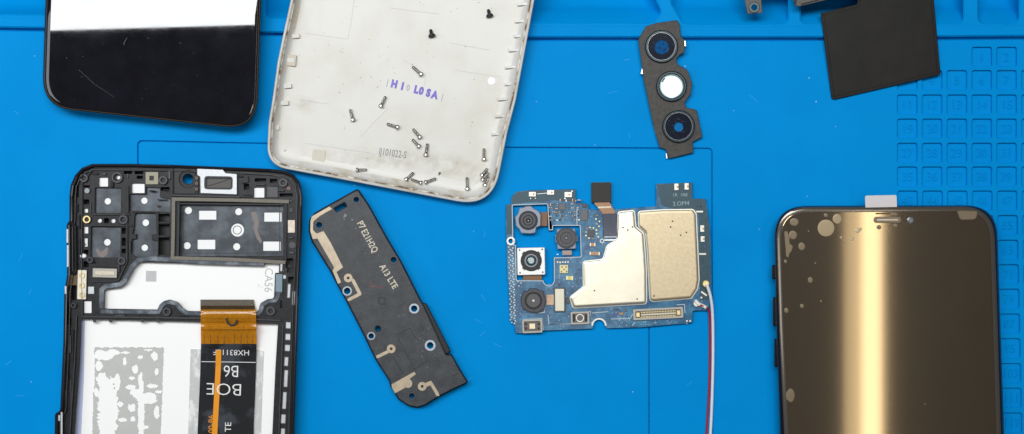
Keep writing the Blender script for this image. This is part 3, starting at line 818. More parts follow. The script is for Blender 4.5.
MB().box(267, 186.6, 278, 197.4, zD - .1, zD + .9, r=.6).build('square_pad', M_CAMD, fr)
MB().box(287.8, 220, 295, 232.8, zD - .1, zD + 1.0, r=.6).build('tan_foam_pad', M_TAN, fr)
MB().plate(circ(288.6, 188.4, 2.2), zD - .1, zD + .8).build('water_indicator', mat('pink_dot', (0.20, 0.10, 0.10), .6), fr)
# side contact strip, flex and connector
p = MB().box(77.4, 270, 86.4, 299.4, zD, zD + 2, r=1.2, rot=1.5).build('contact_strip', mat('cream_strip', (0.80, 0.74, 0.62), 0.35, metal=.3), fr)
for y in (275.6, 285.6, 295):
    MB().ring(82, y, 1.9, 2.9, zD + 1.9, zD + 2.7, b=.2, n=18).build('contact_ring', M_PADG, p)
MB().box(68, 274.6, 77.6, 285.4, zD + .2, zD + 1.2, r=.8).build('side_flex', M_AMBERD, fr)
p = MB().box(92.6, 268.4, 117, 277.6, zD - .1, zD + 2.4, r=.8, rot=1.5).build('frame_connector', M_CONN, fr)
MB().box(95, 270.8, 114.6, 275.2, zD + 2.3, zD + 2.9, r=.5, rot=1.5).build('connector_core', M_TAN, p)
MB().box(88, 286.6, 94.2, 294, zD, zD + 1.4, r=.4).build('silver_pad', M_SILVERP, fr)
MB().dome(83.4, 256, 3.4, 2.4, zD, 1.6).build('adhesive_blob', M_HOLEW, fr)
# slots and bright tabs along the long side
for x, y, w, h in ((289, 291, 3, 14), (293.6, 298, 2.6, 14), (288.6, 325.4, 5.6, 6.4), (288.2, 337, 5.6, 6.4), (287.6, 348, 5.4, 6.4), (286.4, 361.6, 4, 9), (286, 378.6, 3.8, 17), (284.6, 400.6, 3.8, 17), (283.4, 419, 4.6, 9), (283, 432.5, 4.2, 8), (284.6, 277, 3.2, 4), (281.4, 267, 2.4, 9)):
    MB().box(x - w / 2 - 1.1, y - h / 2 - 1.4, x + w / 2 + 1.1, y + h / 2 + 1.4, zD - .2, zD + .25, r=.8, rot=3, b=0).build('slot', M_DEEP, fr)
    MB().box(x - w / 2, y - h / 2, x + w / 2, y + h / 2, zD + .1, zD + 1.5, r=.9, rot=3, b=.6).build('metal_tab', M_SILVERP, fr)
for x, y, h in ((66.4, 236, 14), (66.8, 256, 22), (64.6, 290, 8), (60.6, 424, 24), (58.2, 418, 6)):
    MB().box(x, y - h / 2, x + 2.0, y + h / 2, zD + 1, zD + 4.6, r=.6).build('side_glint_tab', M_SILVERP, fr)
b = MB(); b.strip([(68.6, 224), (72, 223.4), (75, 227), (75.6, 268), (73, 275)], 3.2, zD - .1, zD + 3.4, b=.8, rnd=.8); b.build('side_key_rail', M_PHONEB, fr)
b = MB(); b.strip([(73, 197.5), (73, 204), (77, 204.5), (77, 211), (71.6, 211.5)], 1.5, zD, zD + 2, b=.3); b.build('latch_hook', M_PHONEB, fr)
# battery bay surfaces
b = MB(); b.plate([(81.5, 319.6), (84.8, 319.8), (83.6, 380), (81, 434), (78, 515), (70.5, 515), (76.3, 413), (80, 360)], 8.0, 8.5, b=0); b.build('edge_film', M_LILAC, fr)
adh = [(96, 349), (104, 347), (118, 350), (131, 347.6), (163.4, 347.4), (162.4, 380), (160.6, 434), (158, 515), (90, 515), (91, 434), (94, 400), (96, 372)]
from mathutils import noise as mnoise
WH = [(107.5, 412, 10.5, 36), (102, 380, 6, 8), (117, 382, 3.4, 8), (103, 355, 10, 5), (99, 366, 4, 5), (141, 410, 3.4, 36), (140, 379, 2.6, 5), (147, 398, 11, 5.5), (130.5, 387, 5, 2.6), (137, 393, 7, 4), (152, 386, 6, 2.2), (159, 391.5, 4, 1.5),
      (131.6, 407.6, 4, 4.4), (131.5, 378, 4.2, 1.8), (135, 369, 3.2, 4.6), (156.5, 371.5, 2.2, 3.6), (156.5, 412, 3, 7), (122, 420, 5, 1.9), (133, 419.4, 3, 2.6), (124.4, 361, 2.2, 4), (154.4, 356, 3.4, 4.6), (140, 357, 3, 1.7), (113, 352, 7, 3), (145.6, 427, 3, 1.8), (120, 404, 3, 3),
      (108, 470, 11, 40), (141, 470, 4, 40), (125, 352.6, 5, 1.2), (96, 392, 2.4, 5), (149, 350, 5, 1)]
def grey_here(x, y):
    n_ = mnoise.noise(Vector((x * .21, y * .21, 0))) * .55 + mnoise.noise(Vector((x * .6, y * .6, 3))) * .35
    f = min(((x - a) / c) ** 2 + ((y - b_) / d) ** 2 for a, b_, c, d in WH)
    e = min(x - interp([(347, 94), (372, 95), (400, 93), (515, 90)], y), interp([(347, 163.6), (434, 160.6), (515, 158)], y) - x, (y - 347.4)) * .5
    return f + n_ > 1.0 and e + n_ * .6 > 0
b = MB(); q = 0.7; cellv = {}
def cv(i_, j_):
    if (i_, j_) not in cellv:
        x, y = 89 + i_ * q, 347 + j_ * q
        cellv[i_, j_] = b.v(x + mnoise.noise(Vector((x, y, 9))) * .3, y + mnoise.noise(Vector((x, y, 5))) * .3, 8.45)
    return cellv[i_, j_]
for i_ in range(108):
    for j_ in range(200):
        if grey_here(89 + (i_ + .5) * q, 347 + (j_ + .5) * q):
            b.face((cv(i_, j_), cv(i_ + 1, j_), cv(i_ + 1, j_ + 1), cv(i_, j_ + 1)))
bmesh.ops.recalc_face_normals(b.bm, faces=b.bm.faces[:])
bmesh.ops.solidify(b.bm, geom=b.bm.faces[:], thickness=.4 * S)
b.build('torn_adhesive', mat('grey_torn_adhesive', (0.50, 0.50, 0.48), .6, var=(.60, .60, .58), vscale=12, bump=.5), fr, kind='stuff')
b = MB(); b.plate([(190.6, 349), (201, 349), (199, 434), (196, 515), (185, 515), (188, 434)], 8.0, 8.3, b=0); b.build('torn_adhesive', M_ADH2, fr)
b = MB(); b.plate([(256, 349), (264, 351), (261, 434), (258, 515), (250, 515), (253, 434)], 8.0, 8.3, b=0); b.build('torn_adhesive', M_ADH2, fr)
b = MB()
for x in (94.6, 110.6, 142.4, 158):
    b.box(x - 1.6, 319.2, x + 1.6, 322.4, 12, zD + 1, r=.8)
b.build('bay_lug', M_BLACK2, fr)
MB().box(145.8, 270.8, 156.4, 281.6, 9.4, 9.5, r=.2, rot=1.5, b=0).build('grey_smudge', mat('pale_grey_print', (0.50, 0.50, 0.50), .6, var=(.62, .62, .62), vscale=8), fr)
b = MB(); b.text('CA56', 268.2, 280, 11.5, 92, 9.4, 9.6, sx=.9); b.build('foil_marking', M_INKG, fr, smooth=0)
MB().box(275.6, 274, 282.4, 292, zD + 1.2, zD + 2, r=.4, rot=1).build('blue_grey_tape', mat('blue_grey_tape', (0.24, 0.32, 0.38), .3, metal=.3), fr)
# display ribbon
fl = MB()
xsF = [200.5, 206, 214, 222, 232, 244, 256]
def flexz(y):
    base = interp([(299, 11.2), (306, 12.2), (311, 17.4), (317, 18.6), (322, 18.2), (330, 17.8), (344, 14), (352, 10), (366, 9.3), (515, 9.2)], y)
    return base + 1.7 * math.exp(-((y - 317.4) / 1.5) ** 2) + 1.9 * math.exp(-((y - 328.6) / 1.6) ** 2) - 1.6 * math.exp(-((y - 323) / 1.2) ** 2)
def flexx(t_, y):
    l = interp([(299, 200.4), (344, 201), (366, 200.4), (434, 197.6), (515, 194)], y); r = interp([(299, 254.4), (310, 256), (344, 256.6), (366, 256), (434, 253.6), (515, 250)], y)
    return l + (r - l) * t_
def flex_sheet(y0, y1, t0, t1, lift, m, name, parent, thick=.35, nx=8, step=1.0):
    b = MB(); ys = [y0 + (y1 - y0) * i / max(2, int((y1 - y0) / step)) for i in range(max(2, int((y1 - y0) / step)) + 1)]
    g = [[b.v(flexx(t0 + (t1 - t0) * j / nx, y), y, flexz(y) + lift) for j in range(nx + 1)] for y in ys]
    for r0, r1 in zip(g, g[1:]):
        for j in range(nx):
            b.face((r0[j], r0[j + 1], r1[j + 1], r1[j]))
    e = b.bm.edges[:]
    bmesh.ops.solidify(b.bm, geom=b.bm.faces[:], thickness=thick * S)
    return b.build(name, m, parent)
rib = flex_sheet(309, 346, 0, 1, 0, M_AMBER, 'display_ribbon', fr)
flex_sheet(299.6, 309.4, 0, .985, 0.3, M_AMBERD, 'ribbon_stiffener', rib)
flex_sheet(343.8, 512, 0, 1, 0.5, M_FLEXB, 'black_label', rib)
b = MB()
for t_ in (0.06, 0.17, .3, .42, .6, .72, .83, .93):
    for y0 in (333, 338):
        b.strip([(flexx(t_, y0), y0), (flexx(t_, y0 + 5), y0 + 5)], .5, flexz(y0 + 3) - .3, flexz(y0 + 3) + .5, b=0)
b.build('ribbon_trace', M_AMBERD, rib)
b = MB(); b.strip([(226, 317), (227.5, 322.6), (231, 325.4), (235.6, 324), (237, 320)], 1.9, 17.6, 20.0, b=.2); b.build('black_smudge', M_DEEP, rib)
b = MB(lambda x, y: flexz(y)); b.strip([(218.6, 350), (218.3, 366), (216.5, 400), (214.6, 434), (211, 510)], 5.4, .85, 1.05, b=0); b.build('orange_trace', M_ORANGE, rib)
b = MB(lambda x, y: flexz(y)); b.strip([(201.4, 361.6), (255.8, 362.4)], .6, .85, 1.0, b=0)
b.text('HX83112F', 231.4, 352.2, 7.8, 181, .85, 1.1, sx=1.06); b.text('B6', 231.2, 370.6, 16.8, 181, .85, 1.1, sx=.92, bold=-.008); b.text('BOE', 224.2, 388.6, 17.2, 182, .85, 1.1, sx=1.14, bold=-.012)
b.text('TE', 228.4, 427, 9, -89, .85, 1.1); b.build('ribbon_lettering', M_INKW, rib, smooth=0)
b = MB(lambda x, y: flexz(y)); b.text('00-B6', 211.4, 424, 7.6, -89, .85, 1.1); b.build('orange_lettering', M_ORANGE, rib, smooth=0)

# ------------------------------------------------------------------ loudspeaker / antenna module
sp = thing('speaker_module', 'dark grey phone loudspeaker module with tan antenna traces lying at a slant', 'speaker module', 388, 300, 0)
SO = rpoly([(357.6, 189.6, 2), (368.4, 205.4, 1), (386, 237, 0), (400.5, 261.5, 0), (411, 282, 0), (420.5, 301, 0), (423, 304.5, 1), (446, 355, 1), (451, 354.6, 1), (462, 374, 0), (467.3, 382.2, 2), (453, 389, 0), (440, 395.4, 2), (425.4, 404.4, 4), (417.5, 407, 5),
            (409, 405.6, 6), (399, 399, 6), (391, 385.6, 1), (390, 380.6, 1), (379.6, 364.6, 1), (375.8, 358.4, 1), (364, 334, 0), (347, 301, 0), (337.4, 283.4, 1), (331, 271, 1), (312.4, 241, 2), (309.6, 230, 4), (310.4, 219.4, 4), (315, 213.6, 3), (330, 205, 0)], 1, n=4)
holes_s = [circ(356.4, 199.6, 2.6, 20), circ(319.2, 225, 2.8, 20), rpoly([(334, 208.4), (344.6, 202.4), (347, 206.2), (336.8, 212)], .8), circ(393.6, 259.8, 2.7, 20), circ(414.2, 308.6, 3.0, 20), circ(430.2, 345.4, 3.1, 20), circ(347.2, 291, 3.1, 20),
           circ(371.2, 336, 2.6, 20), circ(378, 328.6, 2.6, 18), circ(411.8, 396, 2.6, 20)]
MB().plate(SO, 0.1, 13, holes=holes_s, b=0.8, bottom=False).build('housing', M_SPK, sp)
MB().plate(rpoly([(421.5, 302.5), (426.5, 303.6), (450.6, 350.6), (446.4, 355), (443, 350)], .6), 0.1, 9, b=.8).build('rubber_side_strip', M_DEEP, sp)
MB().loft(SO, [(0.3, 0.1), (-1.0, 1.2), (-0.9, 4.4), (0.2, 5.2)], cap0=False, cap1=False).build('lower_shell', M_DEEP, sp)
for x, y, ri, ro, m in ((356.4, 199.6, 2.7, 4.6, M_CAMD), (319.2, 225, 2.9, 4.8, M_CAMD), (393.6, 259.8, 2.8, 4.8, M_CAMD), (414.2, 308.6, 3.1, 5.2, M_RINGB), (430.2, 345.4, 3.2, 5.6, M_RINGB), (347.2, 291, 3.2, 4.9, M_RINGB), (371.2, 336, 2.7, 4.2, M_RINGB), (411.8, 396, 2.7, 4.4, M_CAMD)):
    MB().ring(x, y, ri, ro, 12.6, 13.5, b=.3).build('eyelet', m, sp)
for x, y in ((348.2, 278), (391.2, 348.8), (408, 383.6), (422.2, 386.4)):
    p = MB().ring(x, y, 1.3, 4.5, 12.8, 13.75, b=.25).build('contact_pad', M_SPKG, sp)
    MB().cyl(x, y, 1.5, 12.7, 13.2, b=0, n=14).build('pad_hole', M_DEEP, p)
tr = [rpoly([(310.4, 221, 1), (311.6, 216.4, 3), (329.4, 206.4), (332.4, 209, .6), (320, 216, 1), (313.4, 221.6, 3), (313, 230, 2), (316.6, 233.4, 1), (323.6, 231, 1), (331, 243), (343.2, 267.4), (336.6, 272), (341.4, 282.4), (338, 284), (332.6, 271), (334, 267.4), (317.4, 238.6), (312.6, 239.2, 1), (310.2, 231)], .4),
      rpoly([(351, 276.8, 1), (354.6, 279.6, 1), (361.8, 293.6, 1), (361, 295.4, 1), (349, 301.4), (347.2, 300.2), (347.8, 298.4), (357.6, 293.2), (351.6, 281.6)], .4),
      rpoly([(388, 349.8), (389.6, 352.6), (379, 358), (376.6, 358.2), (376, 355.6)], .4),
      rpoly([(391.4, 384.4), (414.4, 371.6, .6), (416, 374.2, .6), (410, 378.6), (411, 382), (406, 387.4), (395, 393.4), (392, 388)], .6),
      rpoly([(424, 383.4), (431.2, 380.6, .6), (438.6, 392.6), (439.6, 396), (436.6, 396.2), (430.4, 385.4), (425.6, 387.4)], .4)]
for q in tr:
    MB().plate(q, 12.7, 13.45, b=.15).build('antenna_trace', M_SPKG, sp)
MB().ring(381.8, 300.8, 3.3, 3.9, 12.9, 13.3, b=.1).build('moulding_line', M_DEEP, sp)
for q in (([(396.6, 335.4), (409.6, 328), (415.4, 338)]), ([(397, 336), (411.4, 364)]), ([(393, 356), (401, 371)]), ([(412, 371), (428.4, 360.4)]), ([(420, 323), (424, 330)]), ([(452.4, 376.4), (458, 373)])):
    MB().strip(q, .55, 12.9, 13.15, b=0).build('moulding_line', M_DEEP, sp)
b = MB(); b.plate([(343, 218.4), (344.6, 213.2), (347.6, 215.8)], 12.9, 13.3, b=.1); b.cyl(352.2, 219.6, 1.0, 12.9, 13.3, b=.1, n=12); b.build('raised_triangle', mat('pale_grey_mark', (.2, .21, .22), .5), sp)
b = MB(); b.text('P7', 361.0, 225, 9.2, 61, 13, 13.25, bold=.02, sx=.8); b.text('E21H2Q', 369.4, 241, 9.2, 61, 13, 13.25, bold=.015, sx=.78); b.text('A13', 384.8, 270.4, 8.8, 58, 13, 13.25, bold=.02, sx=.85); b.text('LTE', 392.4, 283, 8.8, 58, 13, 13.25, bold=.02, sx=.85)
b.build('housing_lettering', M_SPKW, sp, smooth=0)
b = MB(); b.strip([(370, 280), (372, 284), (369, 287), (373, 286.5), (378, 287.4), (384, 286.4)], .9, 13, 13.1, b=0); b.build('red_mark', M_REDM, sp)
b = MB()
for _ in range(34):
    u = random.random(); x = 330 + 120 * u + random.uniform(-12, 22); y = 225 + 150 * u + random.uniform(-14, 10)
    if 0 < (x - 318) - (y - 215) * .62 + 8 < 50:
        b.cyl(x, y, random.uniform(.25, .6), 13, 13.12, b=0, n=7)
b.build('dust', mat('pale_dust', (.3, .3, .28), .8), sp, kind='stuff')

# ------------------------------------------------------------------ main circuit board
pb = thing('circuit_board', 'blue phone main circuit board with metal shields, four camera modules and two thin cables', 'circuit board', 610, 260, 0)
zB = 5.0
BO = rpoly([(506, 204.4, 1), (510.8, 204.2, 1), (511.2, 197.4, 1), (516, 191.6, 3), (528, 190.2, 0), (575.4, 189, 1), (575.8, 202.8, .5), (588, 203.6, 1), (589, 210, 2), (614, 209.2, 1), (656, 206.2, 1), (656, 183.8, .6), (692, 182.4, .8), (692.8, 198.6, .5), (705.6, 198.6, .8), (710, 227.5, 0),
            (711.6, 279, 0), (710.6, 300, 1), (708, 310.4, 1), (692.8, 310.8, 1), (692.2, 322.8, 1), (641, 327.4, 0), (607.4, 328.4, .8)] + [(x, y, 0) for x, y in arc(599, 325.4, 5.6, 10, -190, 12)] +
           [(592.6, 328.8, .8), (543.6, 330.8, 0), (522.5, 333.4, 0), (515.6, 333.4, 1), (514, 321, 1), (510, 320, 1), (508.6, 285, 0), (507.6, 279, 0), (506, 227.5, 0)], 1, n=3)
cut = rpoly([(513, 205.8), (547, 204.6), (548.4, 230.6), (553.4, 230.6), (553.4, 226.2), (579.4, 226.2), (580.4, 256.2), (553.4, 257), (553.6, 281, 3), (550.4, 286, 4), (545, 283.4, 3), (543.6, 280, 1), (517, 279.8, 1), (516.4, 245, .8), (513.8, 244)], .8, n=3)
board = MB().plate(BO, 0.6, zB, holes=[cut, circ(510.8, 241, 2.4, 16)], b=.3).build('board', M_PCB, pb)
MB().plate(rpoly([(511.6, 203.6), (511.8, 198), (516.4, 192.3, 3), (528, 190.8, 0), (574.8, 189.7), (574.9, 202), (558, 200), (512, 203.8)], .8), zB - .1, zB + .12, b=0).build('bare_laminate', M_PCBT, pb)
MB().plate(rpoly([(656.6, 184.4), (691.6, 183), (692.2, 199.2), (705.2, 199.2), (709.4, 228), (711, 279), (709.6, 300), (700, 300), (698.6, 214), (662, 206)], .5), zB - .1, zB + .12, b=0).build('bare_laminate', M_PCBT, pb)
MB().plate(rpoly([(506.6, 205), (512, 205), (512.4, 234), (506.8, 234)], .5), zB - .1, zB + .14, b=0).build('bare_laminate', M_PCBT, pb)
M_SILK = mat('silkscreen_ink', (0.50, 0.56, 0.60), 0.5)
c2 = clean(cut)                                     # silk-screen outlines
MB().plate(inset(c2, -1.3), zB, zB + .16, holes=[inset(c2, -.5)], b=0).build('silkscreen_line', M_SILK, pb)
MB().ring(510.8, 241, 2.5, 4.2, zB, zB + .2, b=0).build('plated_ring', M_PADW, pb)
MB().plate([tuple(p) for p in arc(599, 325.6, 7.6, 0, -180, 14)] + [tuple(p) for p in arc(599, 325.6, 6.0, -180, 0, 14)], zB, zB + .2, b=0).build('plated_notch', M_PADW, pb)
for q in (([(538, 313), (544.6, 312.4), (544, 305)]), ([(523, 319.6), (542, 318.6), (543.4, 330)]), ([(577, 207), (577, 225)]), ([(548, 315), (549, 324.6), (570, 324)]), ([(549, 324.6), (592, 322.6)]), ([(592, 313), (608, 311.6)]), ([(611, 319), (630, 318.4), (633, 314)]), ([(585, 312.2), (590.6, 311.4), (590, 316)]),
          ([(676.6, 304.8), (684.6, 304.4), (684.8, 313)]), ([(632, 325.6), (635, 322)]), ([(571, 258), (571, 259)])):
    MB().strip(q, .7, zB, zB + .18, b=0).build('silkscreen_line', M_SILK, pb)
b = MB()
b.text('1R  1R8', 680, 195, 4.6, 0, zB + .12, zB + .2); b.text('3.OM4', 681, 203.6, 6, -3, zB + .12, zB + .2)
b.build('board_lettering', mat('dim_board_ink', (.30, .38, .42), .5), pb, smooth=0)
M_TRACE = mat('copper_trace_under_mask', (0.02, 0.15, 0.29), 0.35, coat=.2)
rt = random.Random(5)
for x0, y0, dx, dy, n_ in ((512, 284, 8, 0, 0), (516, 316, 22, -1, 4), (545, 318.6, 22, -1, 2), (548, 322.6, 20, -1, 2), (611, 309, 18, -1, 3), (611, 322, 20, -1.2, 2), (643, 323.6, 44, -2.4, 2), (650, 304.6, 24, -1, 1), (556, 287, 12, 0, 0), (572, 264, 9, 0, 4), (572, 278, 9, -1, 3), (585, 243, 12, 0, 3), (560, 221, 16, 0, 1), (701, 262, 7, 0, 5), (700, 218, 7, 0, 1), (583, 226, 1, 14, 1), (696, 300, 8, 4, 1)):
    for k in range(n_):
        xa, ya = x0 + rt.uniform(-1, 1), y0 + k * 2.1
        MB().strip([(xa, ya), (xa + dx * .45, ya + dy * .45), (xa + dx * .5, ya + dy * .5 + rt.choice((-1, 1))), (xa + dx, ya + dy + rt.choice((-1, 0, 1)))], .5, zB, zB + .1, b=0).build('trace', M_TRACE, pb)
b = MB()
for _ in range(150):
    x, y = rt.choice([(rt.uniform(511, 523), rt.uniform(281, 316)), (rt.uniform(546, 570), rt.uniform(284, 330)), (rt.uniform(610, 632), rt.uniform(307, 326)), (rt.uniform(556, 583), rt.uniform(258, 290)), (rt.uniform(582, 616), rt.uniform(204, 258)), (rt.uniform(697, 708), rt.uniform(205, 305)), (rt.uniform(640, 690), rt.uniform(321, 325))])
    b.cyl(x, y, rt.uniform(.3, .5), zB, zB + .12, b=0, n=7)
b.build('via_dots', M_SILK, pb, kind='stuff')
for x, y, w, h, r_ in ((617, 309.6, 5, 1.6, 0), (615.6, 314.6, 4, 3, 0), (621.4, 313.6, 4, 2.4, 0), (626, 310, 2, 3, 0), (627, 316.4, 3, 1.4, 0), (572, 291.4, 2, 3.4, 30), (559, 284.6, 3, 1.4, 0), (548.6, 289.6, 1.6, 3, 0), (576, 273.6, 2.4, 1.2, 0), (577, 281.6, 1.2, 2.6, 0), (588, 247, 1.4, 2.4, 0), (600, 207, 2, 1.2, 0), (592, 209.4, 1.3, 2.2, 0), (700.6, 219, 2.2, 1.2, 0), (704.6, 246.6, 1.2, 2.2, 0), (702, 267, 2.2, 1.2, 0), (704, 272.6, 1.2, 2.4, 0), (520.6, 316.6, 2.2, 1.2, 0), (514, 241, 1, 1, 0)):
    MB().box(x - w / 2, y - h / 2, x + w / 2, y + h / 2, zB - .1, zB + .9, r=.2, rot=r_, b=.15).build('tiny_component', rt.choice((M_CHIP, M_CHIPB, M_COPPER, M_VIOLET)), pb)
# pads of the left edge
def comp(b, x, y, w, h, z=1.2, r=.2, rot=0):
    b.box(x - w / 2, y - h / 2, x + w / 2, y + h / 2, zB - .1, zB + z, r=r, rot=rot, b=.15)
b, c_ = MB(), MB()
for i in range(30):
    y = 247 + i * 2.6
    b.cyl(508.8 + (i % 2) * 1.4 + i * .06, y, .85, zB, zB + .35, b=.1, n=9); b.cyl(512.8 - (i % 2) * 1.0 + i * .09, y + 1, .95, zB, zB + .35, b=.1, n=9)
    if i % 2:
        c_.cyl(510.9 + i * .07, y + .6, .7, zB, zB + .12, b=0, n=8)
for x, y in ((518, 281.6), (521, 283), (519, 286)):
    b.cyl(x, y, .8, zB, zB + .3, b=.1, n=8)
b.build('edge_solder_dots', mat('dull_solder', (.50, .54, .54), .45, metal=.2), pb); c_.build('edge_via_holes', M_DEEP, pb)
# small components; each a part
def part_comp(name, m, x, y, w, h, z=1.4, rot=0, ends=None):
    b = MB(); comp(b, x, y, w, h, z, .3, rot); o = b.build(name, m, pb)
    if ends:
        horiz = w >= h
        b = MB()
        for s_ in (-1, 1):
            ex, ey = (s_ * w * .42, 0) if horiz else (0, s_ * h * .42)
            ca, sa = math.cos(math.radians(rot)), math.sin(math.radians(rot))
            comp(b, x + ex * ca - ey * sa, y + ex * sa + ey * ca, w * .26 if horiz else h * 0 + w * 1.05, h * 1.05 if horiz else h * .26, z + .2, .1, rot)
        b.build('solder_end', ends, o)
    return o
for x, y, w, h in ((532.4, 194.2, 7, 4.6), (550.6, 192.4, 7, 4.6), (568.2, 194.6, 7.4, 5.2), (676.4, 186.8, 4.2, 6.6), (686.6, 186.4, 4.2, 6.6), (702.2, 228.6, 4, 6.6), (702.6, 239, 4, 5.6)):
    p = part_comp('spring_contact', M_PADW, x, y, w, h, 2.0)
    MB().cyl(x + 1.2, y, .95, zB + 1.9, zB + 2.5, b=.1, n=10).build('contact_tip', M_COPPER, p)
for x, y, w, h in ((699.6, 211.6, 7, 1.7), (702.6, 254, 7, 1.7), (565, 198.4, 1.6, 1.6), (572, 191.2, 1.6, 1.6), (687, 321, 1.8, 1.8), (690.2, 321, 1.8, 1.8), (701.4, 297.6, 1.8, 1.8), (557.6, 254.4, 2, 1), (530.6, 198.4, 1.2, 1.2), (535.4, 198.2, 1.2, 1.2)):
    part_comp('solder_pad', M_PADW, x, y, w, h, .3)
part_comp('solder_pad', M_PADW, 704, 293.6, 7, 1.8, .8, rot=35)
part_comp('chip', M_CHIPB, 562, 207, 6.4, 6, 1.6); part_comp('chip', M_CHIPB, 584.2, 215.2, 6.6, 11, 1.4); part_comp('chip', M_CHIP, 584.6, 205.6, 4, 3.6, 1.8); part_comp('chip', M_CHIP, 591.2, 233, 6.2, 6.6, 1.6, rot=8); part_comp('chip', M_CHIP, 568.2, 300.6, 3, 6, 2.6)
MB().strip([(537, 194), (547, 193)], .5, zB + .1, zB + .4, b=0).build('thin_trace', M_PADW, pb)
rnd = random.Random(3)
n = 0
pal = [M_VIOLET, M_CHIP, M_CHIPB, M_COPPER, M_CHIP, M_PADW]
for gy in range(6):
    for gx_ in range(11):
        x = 550.6 + gx_ * 3.1 + rnd.uniform(-.5, .5); y = 200.4 + gy * 3.9 + rnd.uniform(-.5, .5)
        if (abs(x - 562) < 4.6 and abs(y - 207) < 4.4) or (abs(x - 584.2) < 4.8 and abs(y - 213) < 8.6) or y < 201 and x < 556 or rnd.random() < .12 or n > 48:
            continue
        n += 1
        w, h = (2.2, 1.2) if rnd.random() < .5 else (1.2, 2.2)
        part_comp('tiny_component', pal[rnd.randrange(6)], x, y, w, h, 1.0, ends=M_PADW if n % 2 else None)
for i, (x, y) in enumerate(((587, 228.6), (590, 227.6), (593.4, 228), (586, 232), (586, 235.6), (589, 238.2), (592.6, 238.6), (596.4, 230), (596.6, 233.6), (596.8, 224), (599.6, 221.4), (596, 219), (597, 215.6), (599, 226.4), (598.4, 237))):
    part_comp('tiny_capacitor', M_COPPER if i % 3 == 0 else M_PADG, x, y, 1.7, 1.4, 1.0, ends=M_PADW if i % 2 else None)
for x, y in ((592.6, 244.6), (592.4, 253.4), (597, 253.6)):
    part_comp('capacitor', M_COPPER, x, y, 5.2, 3.2, 1.6, ends=M_PADW)
b = MB(); b.ring(602, 241, 1.4, 2.2, zB, zB + .5, b=.1, n=14); b.build('small_ring', M_PADW, pb)
for i in range(5):
    part_comp('test_pad', M_PADW, 557.6 + i * 2.6, 262 + (i % 2) * .3, 1.6, 1.6, .3)
part_comp('resistor', M_CHIP, 579, 269.6, 4, 1.4, .5)
# light sensor and LED
p = part_comp('flash_led', mat('yellow_white_led', (0.80, 0.70, 0.35), .4), 563.8, 269, 8.4, 8.2, 2.2)
b = MB()
for x, y in ((561.4, 271.6), (564, 269.4), (566.6, 271.4), (562, 266.8), (566, 267)):
    b.box(x - .6, y - .7, x + .6, y + .7, zB + 2.1, zB + 2.5, r=.1, b=0)
b.build('led_contact', M_CHIPB, p)
part_comp('yellow_capacitor', mat('yellow_ceramic', (0.72, 0.60, 0.12), .4), 569.6, 278, 6.4, 4, 1.8, rot=4, ends=M_PADW)
# shields
SL = rpoly([(618.8, 212.4, 2), (633.8, 211, 2), (635.4, 227, 3), (643.2, 233.6, 4), (645.8, 270, 0), (646, 303.2, 2.5), (573.4, 307.4, 3), (570.4, 297.6, 1.5), (584, 287, 3), (583.6, 262, 2.5), (603.6, 259.8, 5), (607.4, 246, 5), (617.6, 240, 5)], 1, n=5)
SR = rpoly([(638.8, 212, 2.5), (662, 210.4, 4), (693, 210, 3), (695.6, 214, 2), (698.6, 280, 1), (696.8, 289, 3), (691, 297.8, 3), (650.6, 301, 3.5), (647.8, 250, 2), (646, 232.6, 4), (639.4, 226.4, 3)], 1, n=5)
for P_, m, dots in ((SL, M_SHIELD, ((594.4, 290.6), (637.2, 299), (623, 227.6), (632.4, 227), (627.8, 230))), (SR, M_SHIELDT, ((672.6, 221.2), (670.6, 227), (686.4, 232.4), (680.6, 235.2), (654, 296)))):
    MB().plate(inset(clean(P_), -1.2), zB - .1, zB + .3, b=.1).build('shield_solder_line', M_PADW, pb)
    p = MB().loft(P_, [(0, zB), (0, zB + 4), (.35, zB + 5.0), (1.1, zB + 5.4), (2.4, zB + 5.45)], cap0=False).build('metal_shield', m, pb)
    for x, y in dots:
        MB().cyl(x, y, .85, zB + 5.4, zB + 5.55, b=0, n=12).build('vent_hole', M_DEEP, p)
# display cable connector with black square pad
b = MB(); b.box(591.8, 182.8, 610.8, 202.4, 3.2, 6.6, r=1, rot=-.5); hd = b.build('flex_head', mat('black_foam_pad', (0.016, 0.013, 0.011), .6, bump=.3), pb)
MB().plate(rect(591.2, 182.2, 611.4, 203, .8, -.5), 2.6, 3.3, b=.1).build('head_backing', mat('green_backing', (.02, .07, .06), .5), hd)
MB().plate(rpoly([(593.6, 202.6), (609.6, 202.2), (616.4, 213.6, 2), (603.4, 214.6, 2)], .6), 5.2, 5.9, b=.15).build('flex_neck', mat('copper_brown_flex', (.30, .16, .09), .25, metal=.4, var=(.45, .28, .17), vscale=5, stretch=(.5, 4, 1)), pb)
MB().strip([(598, 207.4), (611, 207)], 1.6, 5.9, 6.2, b=0).build('flex_glint', M_TAN, pb)
c1 = MB().box(603, 213.6, 617, 236.6, zB, zB + 3.4, r=.8, rot=-1).build('flex_connector', mat('dark_blue_connector', (.02, .03, .07), .3, coat=.4, var=(.06, .07, .12), vscale=10), pb)
for y in (219, 223.4, 228, 232):
    MB().box(605, y - .4, 615, y + .4, zB + 3.3, zB + 3.7, r=.1, b=0).build('connector_rib', M_CHIP, c1)
for y in (236.6, 240):
    MB().box(604, y - .8, 616.6, y + .8, zB + .2, zB + 2.6, r=.4, rot=-1).build('silver_bar', M_SILVER, pb)
